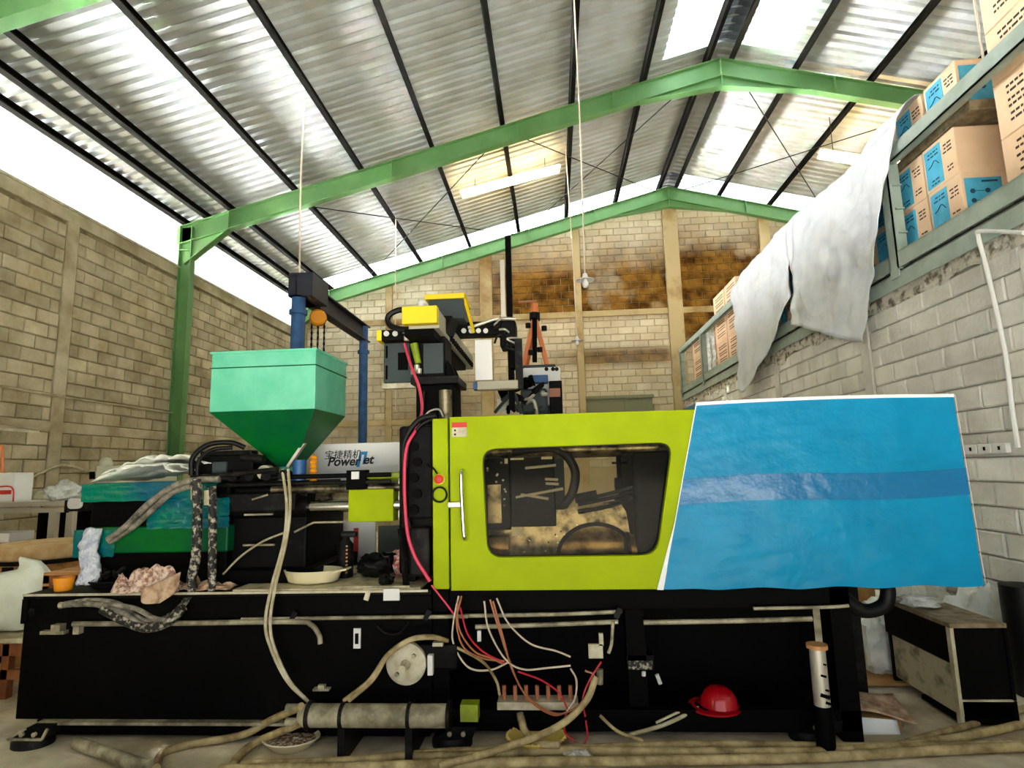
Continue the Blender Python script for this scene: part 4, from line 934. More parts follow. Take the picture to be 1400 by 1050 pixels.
# ================================================================== SECOND ROBOT AND EQUIPMENT BEHIND
r2 = thing('orange_robot', 'orange splayed-leg robot frame standing behind the lime machine', 'robot', (0, 7.4, 0))
YR = 7.4
top = onY(731, 432, YR)
for px, py in ((716, 500), (748, 500)):
    MB().bar(top, onY(px, py, YR), .06, .06).build('leg', 'orange', r2, bevel=.01)
MB().bar(onY(719, 507, YR+.3), top+Vector((0, .1, 0)), .05, .05).build('leg', 'orange', r2, bevel=.01)
MB().cyl(onY(731, 432, YR), onY(731, 415, YR), .055, .045, n=16).build('head', 'orange', r2, smooth=40)
MB().cyl(onY(731, 438, YR), onY(731, 428, YR), .07, n=16).build('head_collar', 'dark_steel', r2, smooth=40)
MB().bar(onY(731, 495, YR-.05), onY(731, 435, YR-.05), .06, .06).build('centre_column', 'black_paint', r2)
MB().cyl(onY(709, 413, YR), onY(733, 412, YR), .015, n=8).build('head_rod', 'copper_wire', r2)
for px, py in ((722, 445), (744, 449), (738, 478), (726, 482)):
    MB().lathe(onY(px, py, YR-.06), [(.001, -.035), (.035, -.03), (.035, .03), (.001, .035)], n=12).build('joint', 'dark_steel', r2, smooth=40)
c = onY(738, 560, YR); MB().box(c.x-.2, c.x+.22, YR-.1, YR+.4, 0, onY(738, 500, YR).z).build('pedestal', 'robot_grey', r2, bevel=.02)
m2 = thing('white_press_head', 'white press head with blue bracket and dark piping behind the lime door', 'machine', (0, 6.3, 0))
q0, q1 = onY(716, 560, 6.3), onY(766, 501, 6.3)
MB().box(q0.x, q1.x, 6.3, 6.5, q1.z-.42, q1.z).build('head_panel', 'white_steel', m2, bevel=.02)
MB().box(q0.x, q1.x, 6.32, 6.9, 0, q1.z-.42).build('column', 'robot_grey', m2)
for px in (747, 756, 761): 
    q = onY(px, 502, 6.29); MB().cyl(q+Vector((0,0,-.02)), q+Vector((0, .02, -.02)), .022, n=12).build('knob', 'dark_steel', m2)
q0, q1 = onY(722, 524, 6.2), onY(749, 512, 6.2); MB().box(q0.x, q1.x, 6.2, 6.3, q0.z, q1.z).build('bracket', 'gantry_blue', m2, bevel=.01)
q0, q1 = onY(752, 566, 6.2), onY(768, 520, 6.2); MB().box(q0.x, q1.x, 6.2, 6.3, q0.z, q1.z).build('side_unit', 'black_worn', m2, bevel=.01)
MB().box(q0.x+.0, q1.x-.02, 6.18, 6.2, q0.z+.18, q0.z+.27).build('rust_plate', 'copper_wire', m2)
q0, q1 = onY(680, 562, 6.2), onY(694, 545, 6.2); MB().box(q0.x, q1.x, 6.2, 6.25, q0.z, q1.z).build('side_plate', 'white_steel', m2)
MB().tube([onY(682, 538, 6.1), onY(705, 528, 6.1), onY(730, 520, 6.1)], .06, n=10, jit=.25).build('pipe_bundle', 'black_paint', m2)
for k in range(12):
    px = random.uniform(686, 744); py = random.uniform(530, 562)
    MB().tube([onY(px, py, 6.1), onY(px+random.uniform(-14, 14), py+random.uniform(-10, 10), 6.05), onY(px+random.uniform(-20, 20), py+random.uniform(0, 26), 6.1)], random.uniform(.014, .03), n=7).build('pipe', random.choice(['alu', 'black_paint', 'dark_steel', 'robot_grey']), m2, smooth=60)
q0, q1 = onY(712, 566, 6.15), onY(748, 530, 6.15); MB().box(q0.x, q1.x, 6.15, 6.3, q0.z, q1.z).build('gear_case', 'robot_grey', m2, bevel=.03)

# ================================================================== STORAGE DECK: RACK, CARTONS, TARPAULIN
rk = thing('storage_rack', 'grey-green steel rack railing along the storage deck edge', 'rack', (XR+.05, 9, ZR+.06))
RXX = XR-.0
MB().box(RXX-.05, RXX-.04, -.9, YB, 3.3, 3.46).box(RXX-.05, RXX+.05, -.9, YB, 3.45, 3.462).build('lower_beam', 'rack_green', rk)
MB().box(RXX-.06, RXX-.045, -.9, YB, 3.49, 3.64).box(RXX-.06, RXX+.06, -.9, YB, 3.635, 3.648).build('deck_beam', 'rack_green', rk)
MB().box(RXX-.02, RXX+.06, -.9, YB, 3.462, 3.49).build('beam_packer', 'dark_steel', rk)
MB().box(RXX-.06, RXX-.045, -.9, YB, 4.58, 4.72).box(RXX-.06, RXX+.03, -.9, YB, 4.58, 4.592).build('top_rail', 'rack_green', rk)
for y in (5.93, 10.9, 13.6, 15.85):
    pst = MB().box(RXX-.07, RXX-.055, y-.07, y+.07, 3.40, 4.6).box(RXX-.07, RXX+.05, y-.07, y-.058, 3.48, 4.6).box(RXX-.07, RXX+.05, y+.058, y+.07, 3.48, 4.6).build('post', 'rack_green', rk)
    for z in (3.85, 4.1, 4.35): MB().box(RXX-.03, RXX+.05, y-.1, y-.07, z-.008, z+.008).build('rung', 'rack_green', pst)

def marks(b, x, y0, y1, z, n=3, h=.014, gap=.035):
    for k in range(n):
        u = y0
        while u < y1-.02:
            w = random.uniform(.015, .06); b.box(x-.002, x, u, min(u+w, y1), z-gap*k-h, z-gap*k); u += w+.014
def carton(x0, x1, y0, y1, z0, z1, label, group, blue=True, redm=False, side_label=True):
    t = thing('carton', label, 'box', ((x0+x1)/2, (y0+y1)/2, z0), group)
    MB().box(x0, x1, y0, y1, z0, z1).build('box', 'cardboard', t, bevel=.006)
    h = z1-z0; L = y1-y0
    if blue:
        lb = MB().box(x0-.003, x0, y0+L*.42, y1-L*.06, z0+h*.07, z1-h*.07).build('blue_print', 'label_blue', t)
        b = MB(); marks(b, x0-.003, y0+L*.5, y1-L*.16, z1-h*.16, 2)
        b.tube([(x0-.005, y0+L*.5, z0+h*.5), (x0-.005, y0+L*.62, z0+h*.62), (x0-.005, y0+L*.74, z0+h*.55), (x0-.005, y0+L*.84, z0+h*.52)], .004, n=5)
        marks(b, x0-.003, y0+L*.55, y1-L*.2, z0+h*.22, 2); b.build('print', 'label_dark', lb)['kind'] = 'stuff'
        b = MB(); marks(b, x0, y0+L*.1, y0+L*.36, z1-h*.2, 3); marks(b, x0, y0+L*.12, y0+L*.34, z0+h*.3, 2); b.build('print', 'print_ink', t)['kind'] = 'stuff'
        if side_label:
            W_ = x1-x0; l2 = MB().box(x0+W_*.06, x1-W_*.2, y0-.003, y0, z0+h*.12, z1-h*.12).build('blue_print', 'label_blue', t)
            b = MB()
            for k in range(2):
                for j in range(2): b.lathe((x0+W_*(.2+.3*j), y0-.004, z0+h*(.4+.2*k)), [(.001, .002), (.022, .002), (.022, 0)], n=12, ax=(0,-1,0))
                b.box(x0+W_*.26, x0+W_*.48, y0-.005, y0-.003, z0+h*(.395+.2*k), z0+h*(.405+.2*k))
            b.box(x0+W_*.4, x0+W_*.72, y0-.005, y0-.003, z1-h*.22, z1-h*.18); b.build('print', 'label_dark', l2)['kind'] = 'stuff'
    else:
        b = MB(); 
        for zz in (.85, .6, .35): marks(b, x0, y0+L*.1, y0+L*.8, z0+h*zz, 2, .02, .05)
        b.build('print', 'print_ink', t)['kind'] = 'stuff'
        b = MB(); b.box(x0+(x1-x0)*.2, x1-(x1-x0)*.1, y0-.002, y0, z0+h*.22, z0+h*.27); b.build('print', 'print_ink', t)['kind'] = 'stuff'
        if redm:
            b = MB(); marks(b, x0, y0+L*.15, y0+L*.5, z0+h*.5, 1, .04); b.build('print', 'print_red', t)['kind'] = 'stuff'
    MB().box(x0-.001, x1+.001, y0-.001, y1+.001, z1-.001, z1+.002).build('top_flap', 'cardboard', t)
    return t
ZK = 3.65; CH = .44; CX = 3.66
# end stack of the printed cartons: lower, upper, and one on top of the rail level
carton(CX, CX+.42, 5.12, 5.56, ZK, ZK+CH, 'lowest blue-printed carton with round symbols, beside rack post', None)
carton(CX, CX+.42, 5.13, 5.57, ZK+CH+.004, ZK+2*CH, 'middle blue-printed carton with a brown side, beside rack post', None, side_label=False)
carton(CX+.0, CX+.42, 5.0, 5.44, ZK+2*CH+.12, ZK+3*CH+.12, 'top carton with blue printed front and side above rail', None)
tag(MB().box(CX+.0, CX+.5, 4.9, 7.2, ZK+2*CH+.02, ZK+2*CH+.11).build('wooden_board', 'wood_grey'), 'wooden board lying on the cartons under the top layer', 'board')
G1 = 'cartons behind the rack post'; L1 = 'blue-printed carton in the row behind the rack post'
for y in (5.6, 6.08):
    for k in range(2): carton(CX+.01, CX+.43, y, y+.45, ZK+k*(CH+.004), ZK+k*(CH+.004)+CH, ('lower ' if k == 0 else 'upper ')+('blue-printed carton directly behind the rack post' if y > 6 else 'blue-printed carton tight against the end stack'), G1)
carton(CX, CX+.42, 5.48, 5.92, ZK+2*CH+.12, ZK+3*CH+.12, 'blue-printed carton on top layer beside the tarpaulin edge', None)
G2 = 'cartons covered by the tarpaulin'; L2 = 'carton mostly covered by the white tarpaulin'
for i in range(9):
    y = 6.56+.48*i
    for k in range(3 if i < 8 else 2):
        zz = ZK+k*(CH+.004)+(.12 if k == 2 else 0)
        carton(CX+.03, CX+.45, y, y+.45, zz, zz+(CH if k < 2 else .2), L2, G2, side_label=False)
tag(MB().box(CX+.03, CX+.5, 7.25, 10.4, ZK+2*CH+.02, ZK+2*CH+.11).build('wooden_board', 'wood_grey'), 'wooden board hidden under the tarpaulin on cartons', 'board')
# nearest stack with red prints
for k in range(4):
    carton(CX+.02, CX+.6, 4.02, 4.66, ZK+k*.47, ZK+k*.47+.46, ['plain carton with red print at the foot of the near stack', 'plain carton with red print second in the near stack', 'plain carton with red print third in the near stack', 'plain carton with red print topping the near stack'][k], None, blue=False, redm=True)
# wooden pallets between
for k in range(8):
    pl = thing('pallet', ['lowest', 'second from the deck', 'third from the deck', 'fourth from the deck', 'fifth from the deck', 'sixth from the deck', 'seventh from the deck', 'topmost'][k]+' weathered wooden pallet in pile between cartons', 'pallet', (CX+.6, 4.9, ZK+.14*k), 'pallets piled between cartons')
    for j in range(3): MB().box(CX+.46+.0*j, CX+1.2, 4.74+.1*j, 4.82+.1*j, ZK+.14*k, ZK+.14*k+.03).build('slat', 'wood_grey', pl)
    for j in range(2): MB().box(CX+.5+.5*j, CX+.58+.5*j, 4.74, 5.02, ZK+.14*k+.03, ZK+.14*k+.135).build('bearer', 'wood_grey', pl)
# far cartons left of the tarpaulin
for (y0, y1, n, grp) in ((11.35, 12.1, 3, 0), (12.15, 12.95, 3, 0)):
    for k in range(n): carton(CX, CX+.6, y0, y1, ZK+k*.53, ZK+k*.53+.525, ['lowest', 'middle', 'topmost'][k]+(' plain carton of the stack touching the tarpaulin edge' if y0 < 12 else ' plain carton of the stack beside the cloth-wrapped roll'), 'plain cartons by the gable wall', blue=False)
for k in range(2): carton(CX, CX+.5, 14.3, 15.1, ZK+k*.6, ZK+k*.6+.595, ['lower', 'upper'][k]+' plain carton at the far deck end by the gable wall', 'cartons at the far deck end', blue=False)
for i, y in enumerate((13.18, 13.56, 13.94)):
    def roll(u, v, y=y):
        a = u*2*math.pi; r = .16+wob((u*4, v*6, y), 1, .04); return Vector((CX+.2+r*math.cos(a), y+r*math.sin(a), ZK+1.25*v+.05*math.sin(a*2)*v))
    tag(MB().grid(roll, 16, 14).build('wrapped_roll', 'plastic_bag' if i else 'rag_plain', smooth=60), ['tall upright roll wrapped in brown cloth behind railing', 'tall upright bundle in clear film next to the brown cloth roll', 'tall upright bundle in clear film next to the deck-end cartons'][i], 'roll', None if i == 0 else 'film bundles on deck')

TOP = [(1000,402),(1015,372),(1040,345),(1062,320),(1075,306),(1085,296),(1110,275),(1140,250),(1170,226),(1200,192),(1225,162)]
BOT = [(1018,533),(1022,537),(1047,495),(1066,458),(1084,405),(1086,445),(1103,446),(1130,455),(1158,462),(1180,468),(1186,470)]
def tarp_patch(i0, i1):
    n = i1-i0
    def f(u, v):
        s = u*n; i = min(int(s), n-1); t = s-i
        a = Vector(TOP[i0+i]).lerp(Vector(TOP[i0+i+1]), t); c = Vector(BOT[i0+i]).lerp(Vector(BOT[i0+i+1]), t)
        p = a.lerp(c, v)
        if i0+i+t > 9: p.x += 10*(i0+i+t-9)*.5*math.sin(v*math.pi)*.0
        X = 3.44
        w = onX(p.x, p.y, X)
        fold = .022*math.sin(w.y*7+1.5*math.sin(w.z*2))*(.25+v)+wob((w.y*1.5, w.z*2.2, 0), 1.6, .04)+wob((w.y*4, w.z*5, 3), 1.6, .026)-.05*abs(noise.noise(Vector((w.y*2.1+w.z*1.3, w.z*1.1-w.y*.8, 7))))-.03*abs(noise.noise(Vector((w.y*4.5-w.z*2, w.z*4+w.y, 4))))
        return Vector((min(X+fold*.8-.05*v, 3.47), w.y, w.z))
    return f
b = MB(); b.grid(tarp_patch(0, 4), 30, 34); b.grid(tarp_patch(5, 10), 44, 40)
# the part that lies back over the carton tops
fT0, fT1 = tarp_patch(0, 4), tarp_patch(5, 10)
b.grid(lambda u, v: (lambda p: Vector((p.x+.6*v, p.y, max(p.z, (4.98 if p.y > 6.1 else 5.12)*min(1, v*4)+p.z*(1-min(1, v*4)))+.02*v+abs(wob((u*6, v*3, 0), 1, .03))*v)))(fT0(u, 0)), 30, 6)
b.grid(lambda u, v: (lambda p: Vector((p.x+.6*v, p.y, max(p.z, (4.98 if p.y > 6.1 else 5.12)*min(1, v*4)+p.z*(1-min(1, v*4)))+.02*v+abs(wob((u*6, v*3, 0), 1, .03))*v)))(fT1(u, 0)), 44, 6)
b.grid(lambda u, v: (fT0(1, v*.55)).lerp(fT1(0, v*.55), u), 3, 20)
tag(b.build('tarpaulin', 'tarp', smooth=60, solid=.004), 'crumpled white tarpaulin draped over rack railing and cartons', 'tarpaulin')

# conduit and sockets on the right wall
cdt = [onX(1400, 318, XR-.09), onX(1342, 316, XR-.1), onX(1338, 325, XR-.09), onX(1350, 372, XR-.06), onX(1374, 480, XR-.06), onX(1384, 560, XR-.06), onX(1392, 612, XR-.06)]
tag(MB().tube(cdt, .017, n=8).build('conduit', 'white_steel'), 'white cable conduit running down the pale block wall from rack', 'conduit')
so = onX(1378, 612, XR-.02)
sk_ = thing('socket_strip', 'white power socket strip on the pale block wall', 'socket', so)
for k in range(3):
    MB().box(XR-.05, XR-.01, so.y-.02+.16*k, so.y+.13+.16*k, so.z-.04, so.z+.04).build('socket', 'white_steel', sk_, bevel=.006)
    MB().box(XR-.055, XR-.05, so.y+.04+.16*k, so.y+.06+.16*k, so.z-.015, so.z+.015).build('slot', 'black_paint', sk_)
p = onX(1345, 20, 4.2)
tag(MB().tube([Vector((4.3, 5.5, roof_z(4.3)+.0)), (4.3, 5.5, 6.2), (4.3, 5.5, 5.42)], .012, n=6).build('power_cable', 'white_wire'), 'white cable dropping from the roof behind the top cartons', 'cable')

# ================================================================== THINGS ON THE MACHINE
def crumple(name, c, size, m, label, cat, seed=0, amp=.35, n=18, flat=True, group=None):
    c = Vector(c)
    def f(u, v):
        a = u*2*math.pi; ph = v*math.pi
        d = Vector((math.cos(a)*math.sin(ph), math.sin(a)*math.sin(ph), -math.cos(ph)))
        q = d*2+Vector((seed*3.1, 0, seed)); k = 1+amp*noise.noise(q)+amp*.5*noise.noise(q*2.7)+amp*.25*noise.noise(q*6)
        p = Vector((d.x*size[0]/2, d.y*size[1]/2, d.z*size[2]/2))*k
        if flat: p.z = max(p.z, -size[2]*.4)
        return c+p+Vector((0, 0, size[2]*.4))
    return tag(MB().grid(f, n*2, n).build(name, m, smooth=50), label, cat, group)
def rag(name, c, lx, ly, m, label, h=.05, seed=0, parent=None):
    c = Vector(c)
    def f(u, v):
        x = (u-.5)*lx+wob((u*3, v*3, seed), 1, .06); y = (v-.5)*ly+wob((u*3, v*3, seed+9), 1, .06)
        return c+Vector((x, y, (h*abs(noise.noise(Vector((u*2.6, v*2.6, seed))))*1.6+.25*h*abs(noise.noise(Vector((u*7, v*7, seed)))))*min(1, 6*min(u, 1-u, v, 1-v)+.1)+.006))
    return tag(MB().grid(f, 24, 24).build(name, m, smooth=70, solid=.004), label, 'cloth')
# folded clear plastic sheets on the motor
def sheetlay(z0, x0, x1, seed):
    def f(u, v):
        x = x0+(x1-x0)*u+wob((v*3, seed, 0), 1, .06); y = 3.9+.6*v
        return Vector((x, y+wob((u*2, v, seed), 2, .04), z0+.1*math.sin(min(u*1.6, 1)*math.pi*.5)*(1 if u < .9 else .6)*(.6+.4*math.cos(v*2))+abs(wob((u*5, v*4, seed), 1.2, .05))))
    return f
b = MB(); b.grid(sheetlay(1.585, -3.2, -2.5, 1), 30, 16); b.grid(sheetlay(1.63, -3.15, -2.4, 5), 30, 16)
b.grid(sheetlay(1.58, -3.22, -2.6, 3), 30, 16)
tag(b.build('plastic_sheets', 'plastic_white', smooth=60, solid=.006), 'folded translucent plastic sheets lying on the green motor cover', 'plastic sheet')
c = onY(87, 803, 3.8); c.x -= .12; cup = thing('orange_cup', 'small orange plastic cup on the black machine base', 'cup', (c.x+.12, 3.8, ZT))
MB().lathe((c.x+.12, 3.8, ZT), [(.001, .002), (.05, .002), (.062, .085), (.058, .085), (.047, .008), (.001, .008)], n=24).build('bowl', 'orange_cup', cup, smooth=40)
# bubble wrap leaning at the motor
def bub(u, v):
    p = onY(106+28*u+8*v*(1-u)+3*math.sin(v*7), 801-76*v-4*math.sin(u*3), 3.84); return Vector((p.x, 3.84+.05*u*(1-u)*4*-1+wob((u*4, v*6, 0), 1.5, .03)+.03*v, max(p.z, ZT+.015)))
tag(MB().grid(bub, 14, 24).build('bubble_wrap', 'bubble_wrap', smooth=60, solid=.02), 'sheet of bubble wrap leaning against the green motor end', 'bubble wrap')
bw = thing('black_tray', 'black tray of loose metal parts on the machine base', 'tray', (-3.05, 3.86, ZT))
MB().lathe((-2.98, 3.87, ZT), [(.001, .0), (.12, .0), (.2, .05), (.195, .055), (.11, .012), (.001, .012)], n=28, sy=.5).build('bowl', 'black_rubber', bw, smooth=40)
for k in range(9):
    q = Vector((-2.98+random.uniform(-.12, .14), 3.85+random.uniform(-.05, .04), ZT+.03+random.uniform(0, .09)))
    MB().tube([q, q+Vector((random.uniform(-.05, .06), 0, .03)), q+Vector((random.uniform(-.08, .08), .02, random.uniform(-.02, .04)))], .012, n=7).build('metal_part', random.choice(['alu', 'black_rubber', 'dark_steel']), bw, smooth=50)
rag('rag', (-2.62, 3.76, ZT), .42, .2, 'rag', 'brown patterned rag tucked under the hydraulic hoses', .16, 2)
def hang(u, v):
    p = onY(193+54*u, 806-24*u+(16+14*math.sin(u*math.pi))*v, YF-.03-.05*v); return Vector((p.x, p.y-.02*math.sin(u*14)*v, p.z))
tag(MB().grid(hang, 24, 10).build('rag', 'rag_plain', smooth=70, solid=.004), 'tan pleated rag end hanging over the base edge by hoses', 'cloth')
rag('rag', (-2.28, 3.8, ZT), .34, .16, 'rag_plain', 'tan rag lying on the base edge beside the vertical hoses', .07, 4)
def tray_prof(): return [(.001, .012), (.12, .012), (.155, .025), (.185, .085), (.195, .085), (.165, .012), (.14, 0), (.001, 0)]
tr = thing('cream_tray', 'cream plastic scoop tray on the worn plate below barrel', 'tray', (-1.6, 3.92, ZT+.012))
MB().lathe((-1.62, 3.92, ZT+.012), tray_prof(), n=32, sx=1.0, sy=.7).build('bowl', 'cream_tray', tr, smooth=40)
MB().obox((-1.43, 3.9, ZT+.09), (.12, .1, .012), (0, -.2, 0)).build('lip', 'cream_tray', tr, bevel=.004)
bt = thing('spray_bottle', 'dark dotted spray bottle hanging below the barrel', 'bottle', (-1.5, 4.1, 1.0))
c0 = onY(472, 768, 4.1); c1 = onY(472, 738, 4.1)
MB().lathe((c0.x, 4.1, ZT+.012), [(.001, 0), (.055, 0), (.055, .22), (.03, .25), (.028, .28), (.001, .28)], n=20).build('body', 'dark_steel', bt, smooth=40)
for k in range(8): MB().cyl((c0.x+.03, 4.04, ZT+.05+.025*k), (c0.x+.03, 4.05, ZT+.05+.025*k), .007, n=8).build('dot', 'cork', bt)
MB().box(c0.x-.03, c0.x+.08, 4.07, 4.13, ZT+.28, ZT+.32).build('trigger_head', 'black_rubber', bt, bevel=.01)
crumple('black_bag', (-1.25, 4.12, ZT+.012), (.26, .24, .17), 'black_rubber', 'crumpled black bag beside the cream tray', 'bag', 3)
crumple('scrap_pile', (-1.06, 4.2, ZT+.012), (.2, .24, .2), 'red_scrap', 'pile of red and white plastic flakes beside black bag', 'scrap', 5, .5)
crumple('metal_scrap', (-1.1, 3.82, ZT+.01), (.1, .06, .07), 'dark_steel', 'small dark metal offcut on the worn plate', 'scrap', 8, .6, 8)
# boards standing behind the barrel
wbd = thing('white_board', 'white board with red print standing behind the barrel', 'board', (-1.55, 4.85, ZT))
q0, q1 = onY(428, 770, 4.85), onY(513, 718, 4.85)
MB().box(q0.x, q1.x, 4.85, 4.88, ZT, q1.z+.05).build('panel', 'white_paint', wbd)
r0, r1 = onY(483, 762, 4.845), onY(490, 722, 4.845); MB().box(r0.x, r1.x, 4.846, 4.85, r0.z, r1.z).build('print', 'red_print', wbd)
q2 = onY(560, 718, 4.9); tag(MB().box(q1.x+.01, q2.x, 4.9, 4.95, ZT, q2.z).build('grey_board', 'grey_board'), 'dark grey-green board standing beside the white board', 'board')

# ================================================================== LEFT SIDE: DRUM, CONVEYOR, BENCH, SACK
c = onZ(78, 735, 1.02); DX, DY = -4.85, 5.46
dr = thing('cardboard_drum', 'brown cardboard drum with a flat tan lid beside the machine end', 'drum', (DX, DY, 0))
MB().lathe((DX, DY, 0), [(.001, 0), (.42, 0), (.43, .3), (.42, .6), (.43, .92), (.001, .92)], n=36).build('body', 'drum_card', dr, smooth=40)
MB().lathe((DX, DY, .9), [(.44, 0), (.45, .02), (.45, .1), (.44, .12), (.001, .13)], n=36).build('lid', 'drum_lid', dr, smooth=40)
MB().lathe((DX, DY, .86), [(.435, 0), (.45, .0), (.45, .035), (.435, .035)], n=36).build('rim', 'black_worn', dr, smooth=40)
MB().box(DX-.06, DX+.04, DY-.437, DY-.42, .05, .85).build('dark_strip', 'black_worn', dr)
cv = thing('conveyor_frame', 'pale aluminium conveyor frame beside the block wall', 'conveyor', (-5.6, 5.6, 0))
z1 = 1.3
zc = onY(0, 690, 6.0).z; q0 = onY(-60, 690, 6.0); q1 = onY(98, 684, 6.0)
for k, (dy, dz) in enumerate(((0, 0), (0, -.07), (.5, 0))):
    MB().box(q0.x, q1.x-.06, 6.0+dy, 6.05+dy, zc+dz-.025, zc+dz+.025).build('profile', 'alu', cv, bevel=.004)
MB().box(q1.x-.06, q1.x-.02, 5.98, 6.56, zc-.1, zc+.03).build('end_plate', 'dark_steel', cv)
MB().prism(rrect([(q1.x-.02, zc-.06), (q1.x+.13, zc-.06), (q1.x+.13, zc+.05), (q1.x-.02, zc+.05)], .05), lambda u, v, w: (u, w, v), 5.97, 6.0).build('tensioner', 'white_steel', cv)
MB().box(q0.x, q1.x, 6.05, 6.5, zc+.0, zc+.02).build('belt', 'white_steel', cv)
for px in (68, 92):
    q = onY(px, 740, 6.0); MB().box(q.x-.04, q.x+.04, 6.0, 6.06, 0, zc-.09).build('leg', 'alu', cv, bevel=.004)
MB().box(q0.x, q1.x-.3, 6.0, 6.04, .55, .6).build('cross_bar', 'alu', cv)
q = onY(86, 676, 6.25); crumple('plastic_bag', (q.x, 6.25, zc+.02), (.34, .3, .24), 'plastic_bag', 'white crumpled plastic bag on the conveyor frame', 'bag', 2)
q0, q1 = onY(-40, 690, 6.15), onY(20, 646, 6.15)
bxw = thing('white_cabinet', 'white cabinet with red oval print standing on the conveyor', 'cabinet', (q0.x, 6.25, zc+.02))
MB().box(q0.x, q1.x, 6.15, 6.4, zc+.021, q1.z).build('body', 'white_paint', bxw, bevel=.01)
r0, r1 = onY(0, 676, 6.14), onY(15, 670, 6.14); MB().box(q0.x, r1.x, 6.14, 6.15, r0.z, r1.z).build('print', 'red_print', bxw)
MB().tube([onY(-5, 666, 6.14), onY(12, 665, 6.14), onY(18, 670, 6.14), onY(18, 686, 6.14)], .008, n=6).build('print', 'red_print', bxw)
MB().tube([onY(-6, 609, 6.2), onY(1, 610, 6.2), onY(3, 616, 6.2), onY(3, 648, 6.2)], .015, n=8).build('tube_rail', 'orange', bxw)
xq = onY(8, 740, 6.08).x
MB().box(xq-.5, xq+.3, 6.06, 6.45, .6, .62).build('shelf', 'dark_steel', cv)
for k, m in enumerate(('red_print', 'white_paint', 'red_print', 'white_paint')):
    tag(MB().box(xq-.45+.02*k, xq+.01*k, 6.08, 6.4, .622+.11*k, .722+.11*k).build('packet', m, bevel=.01), ['red flat packet lowest in the pile under conveyor', 'white flat packet between the two red packets', 'red flat packet above the white packet', 'white flat packet topping the pile under conveyor'][k], 'packet')
# awning plate on the wall, wall hose
q = onX(20, 586, XL+.25)
tag(MB().prism([(0, 0), (.5, -.06), (.5, -.03), (0, .06)], lambda u, v, w: (XL+.01+u, w, q.z+v), q.y-1.2, q.y+.1).build('wall_bracket_shelf', 'pale_metal'), 'small pale metal shelf plate fixed to the left block wall', 'shelf')
hp_ = [onX(px, py, XL+.05) for px, py in ((22, 660), (45, 652), (70, 640), (85, 636), (105, 640), (132, 647), (160, 652))]
tag(MB().tube(hp_, .022, n=8).build('wall_hose', 'pale_hose'), 'pale hose sagging along the left block wall', 'hose')
wpp = [onX(0, 528, XL+.03), onX(100, 545, XL+.03), onX(245, 566, XL+.03)]
tag(MB().tube(wpp, .02, n=8, res=2).build('wall_pipe', 'column_left'), 'grey conduit running level across the left block wall', 'conduit')
# cream machine behind
cm = thing('cream_cabinet', 'cream sheet-metal hopper cabinet behind the green motor', 'cabinet', (-4.6, 7.2, 0))
q0, q1 = onY(128, 686, 7.0), onY(170, 636, 7.0)
MB().box(q0.x, q1.x+.3, 7.0, 7.6, q0.z, q1.z).build('upper_box', 'cream_machine', cm, bevel=.01)
MB().prism([(q0.x, q0.z), (q1.x+.3, q0.z), (q1.x+.3, q0.z-.8), (q0.x+.35, q0.z-.8)], lambda u, v, w: (u, w, v), 7.02, 7.58).build('funnel', 'cream_machine', cm)
MB().box(q0.x+.35, q1.x+.3, 7.05, 7.55, 0, q0.z-.8).build('stand', 'black_paint', cm)
MB().cyl(onY(126, 645, 6.98), onY(126, 655, 6.98), .03, n=10).build('knob', 'black_paint', cm)
MB().box(q0.x-.9, q0.x+.2, 7.2, 7.6, 0, q0.z-.1).build('dark_plinth', 'black_paint', cm)
MB().cyl((q0.x-.1, 7.2, q0.z+.02), (q0.x-.9, 7.2, q0.z+.06), .09, n=16).build('duct', 'cream_machine', cm, smooth=40)
MB().lathe(onY(145, 632, 7.2), [(.001, -.1), (.07, -.1), (.08, 0), (.05, .05), (.001, .06)], n=16).build('vent_cap', 'cream_machine', cm, smooth=40)
# wooden bench + pallet + sack
YB2 = 4.35
zb = onY(20, 880, YB2).z
bn = thing('wooden_bench', 'low brown wooden bench beside the machine end', 'bench', (-4.3, YB2+.2, 0))
xe = onY(50, 880, YB2+.05).x
for k in range(4): MB().box(-5.2, xe, YB2+.15*k, YB2+.15*k+.14, zb-.0, zb+.035).build('plank', 'pale_hose', bn, bevel=.005)
MB().box(-5.2, xe, YB2, YB2+.03, zb-.09, zb).build('apron', 'wood', bn)
for x in (-5.1, onY(5, 920, YB2).x): 
    for yy in (YB2, YB2+.5): MB().box(x-.03, x+.03, yy, yy+.06, 0, zb).build('leg', 'wood', bn, bevel=.004)
MB().box(-5.2, xe, YB2, YB2+.04, .14, .21).build('stretcher', 'wood', bn)
def sackf(u, v):
    a = u*2*math.pi; k = math.sin(v*math.pi)**.35
    r = Vector((.30*math.cos(a)*k, .2*math.sin(a)*k, 0)); z = .47*v
    p = Vector((-4.32, YB2+.22, zb+.036+z))+r
    p += Vector((wob((u*6, v*4, 1), 1, .03), wob((u*6, v*4, 5), 1, .03), 0)); 
    if v > .75: p.z += .1*max(0, math.cos(a-.3))*(v-.75)*4
    return p
tag(MB().grid(sackf, 32, 20).build('sack', 'sack', smooth=60), 'full pale woven sack on the wooden bench', 'sack')
wcr = thing('wooden_crate', 'small orange-brown wooden crate behind the orange cup', 'crate', (-4.0, 4.45, 0))
q0 = onY(62, 808, 4.45); q1 = onY(112, 786, 4.45)
for k, zz in enumerate((q0.z-.1, q0.z-.02, q0.z+.06)): MB().box(q0.x, q1.x, 4.42, 4.45, zz, zz+.06).build('slat', 'wood', wcr)
MB().box(q0.x, q0.x+.05, 4.42, 4.85, 0, q0.z+.12).box(q1.x-.05, q1.x, 4.42, 4.85, 0, q0.z+.12).build('corner_post', 'cork', wcr)
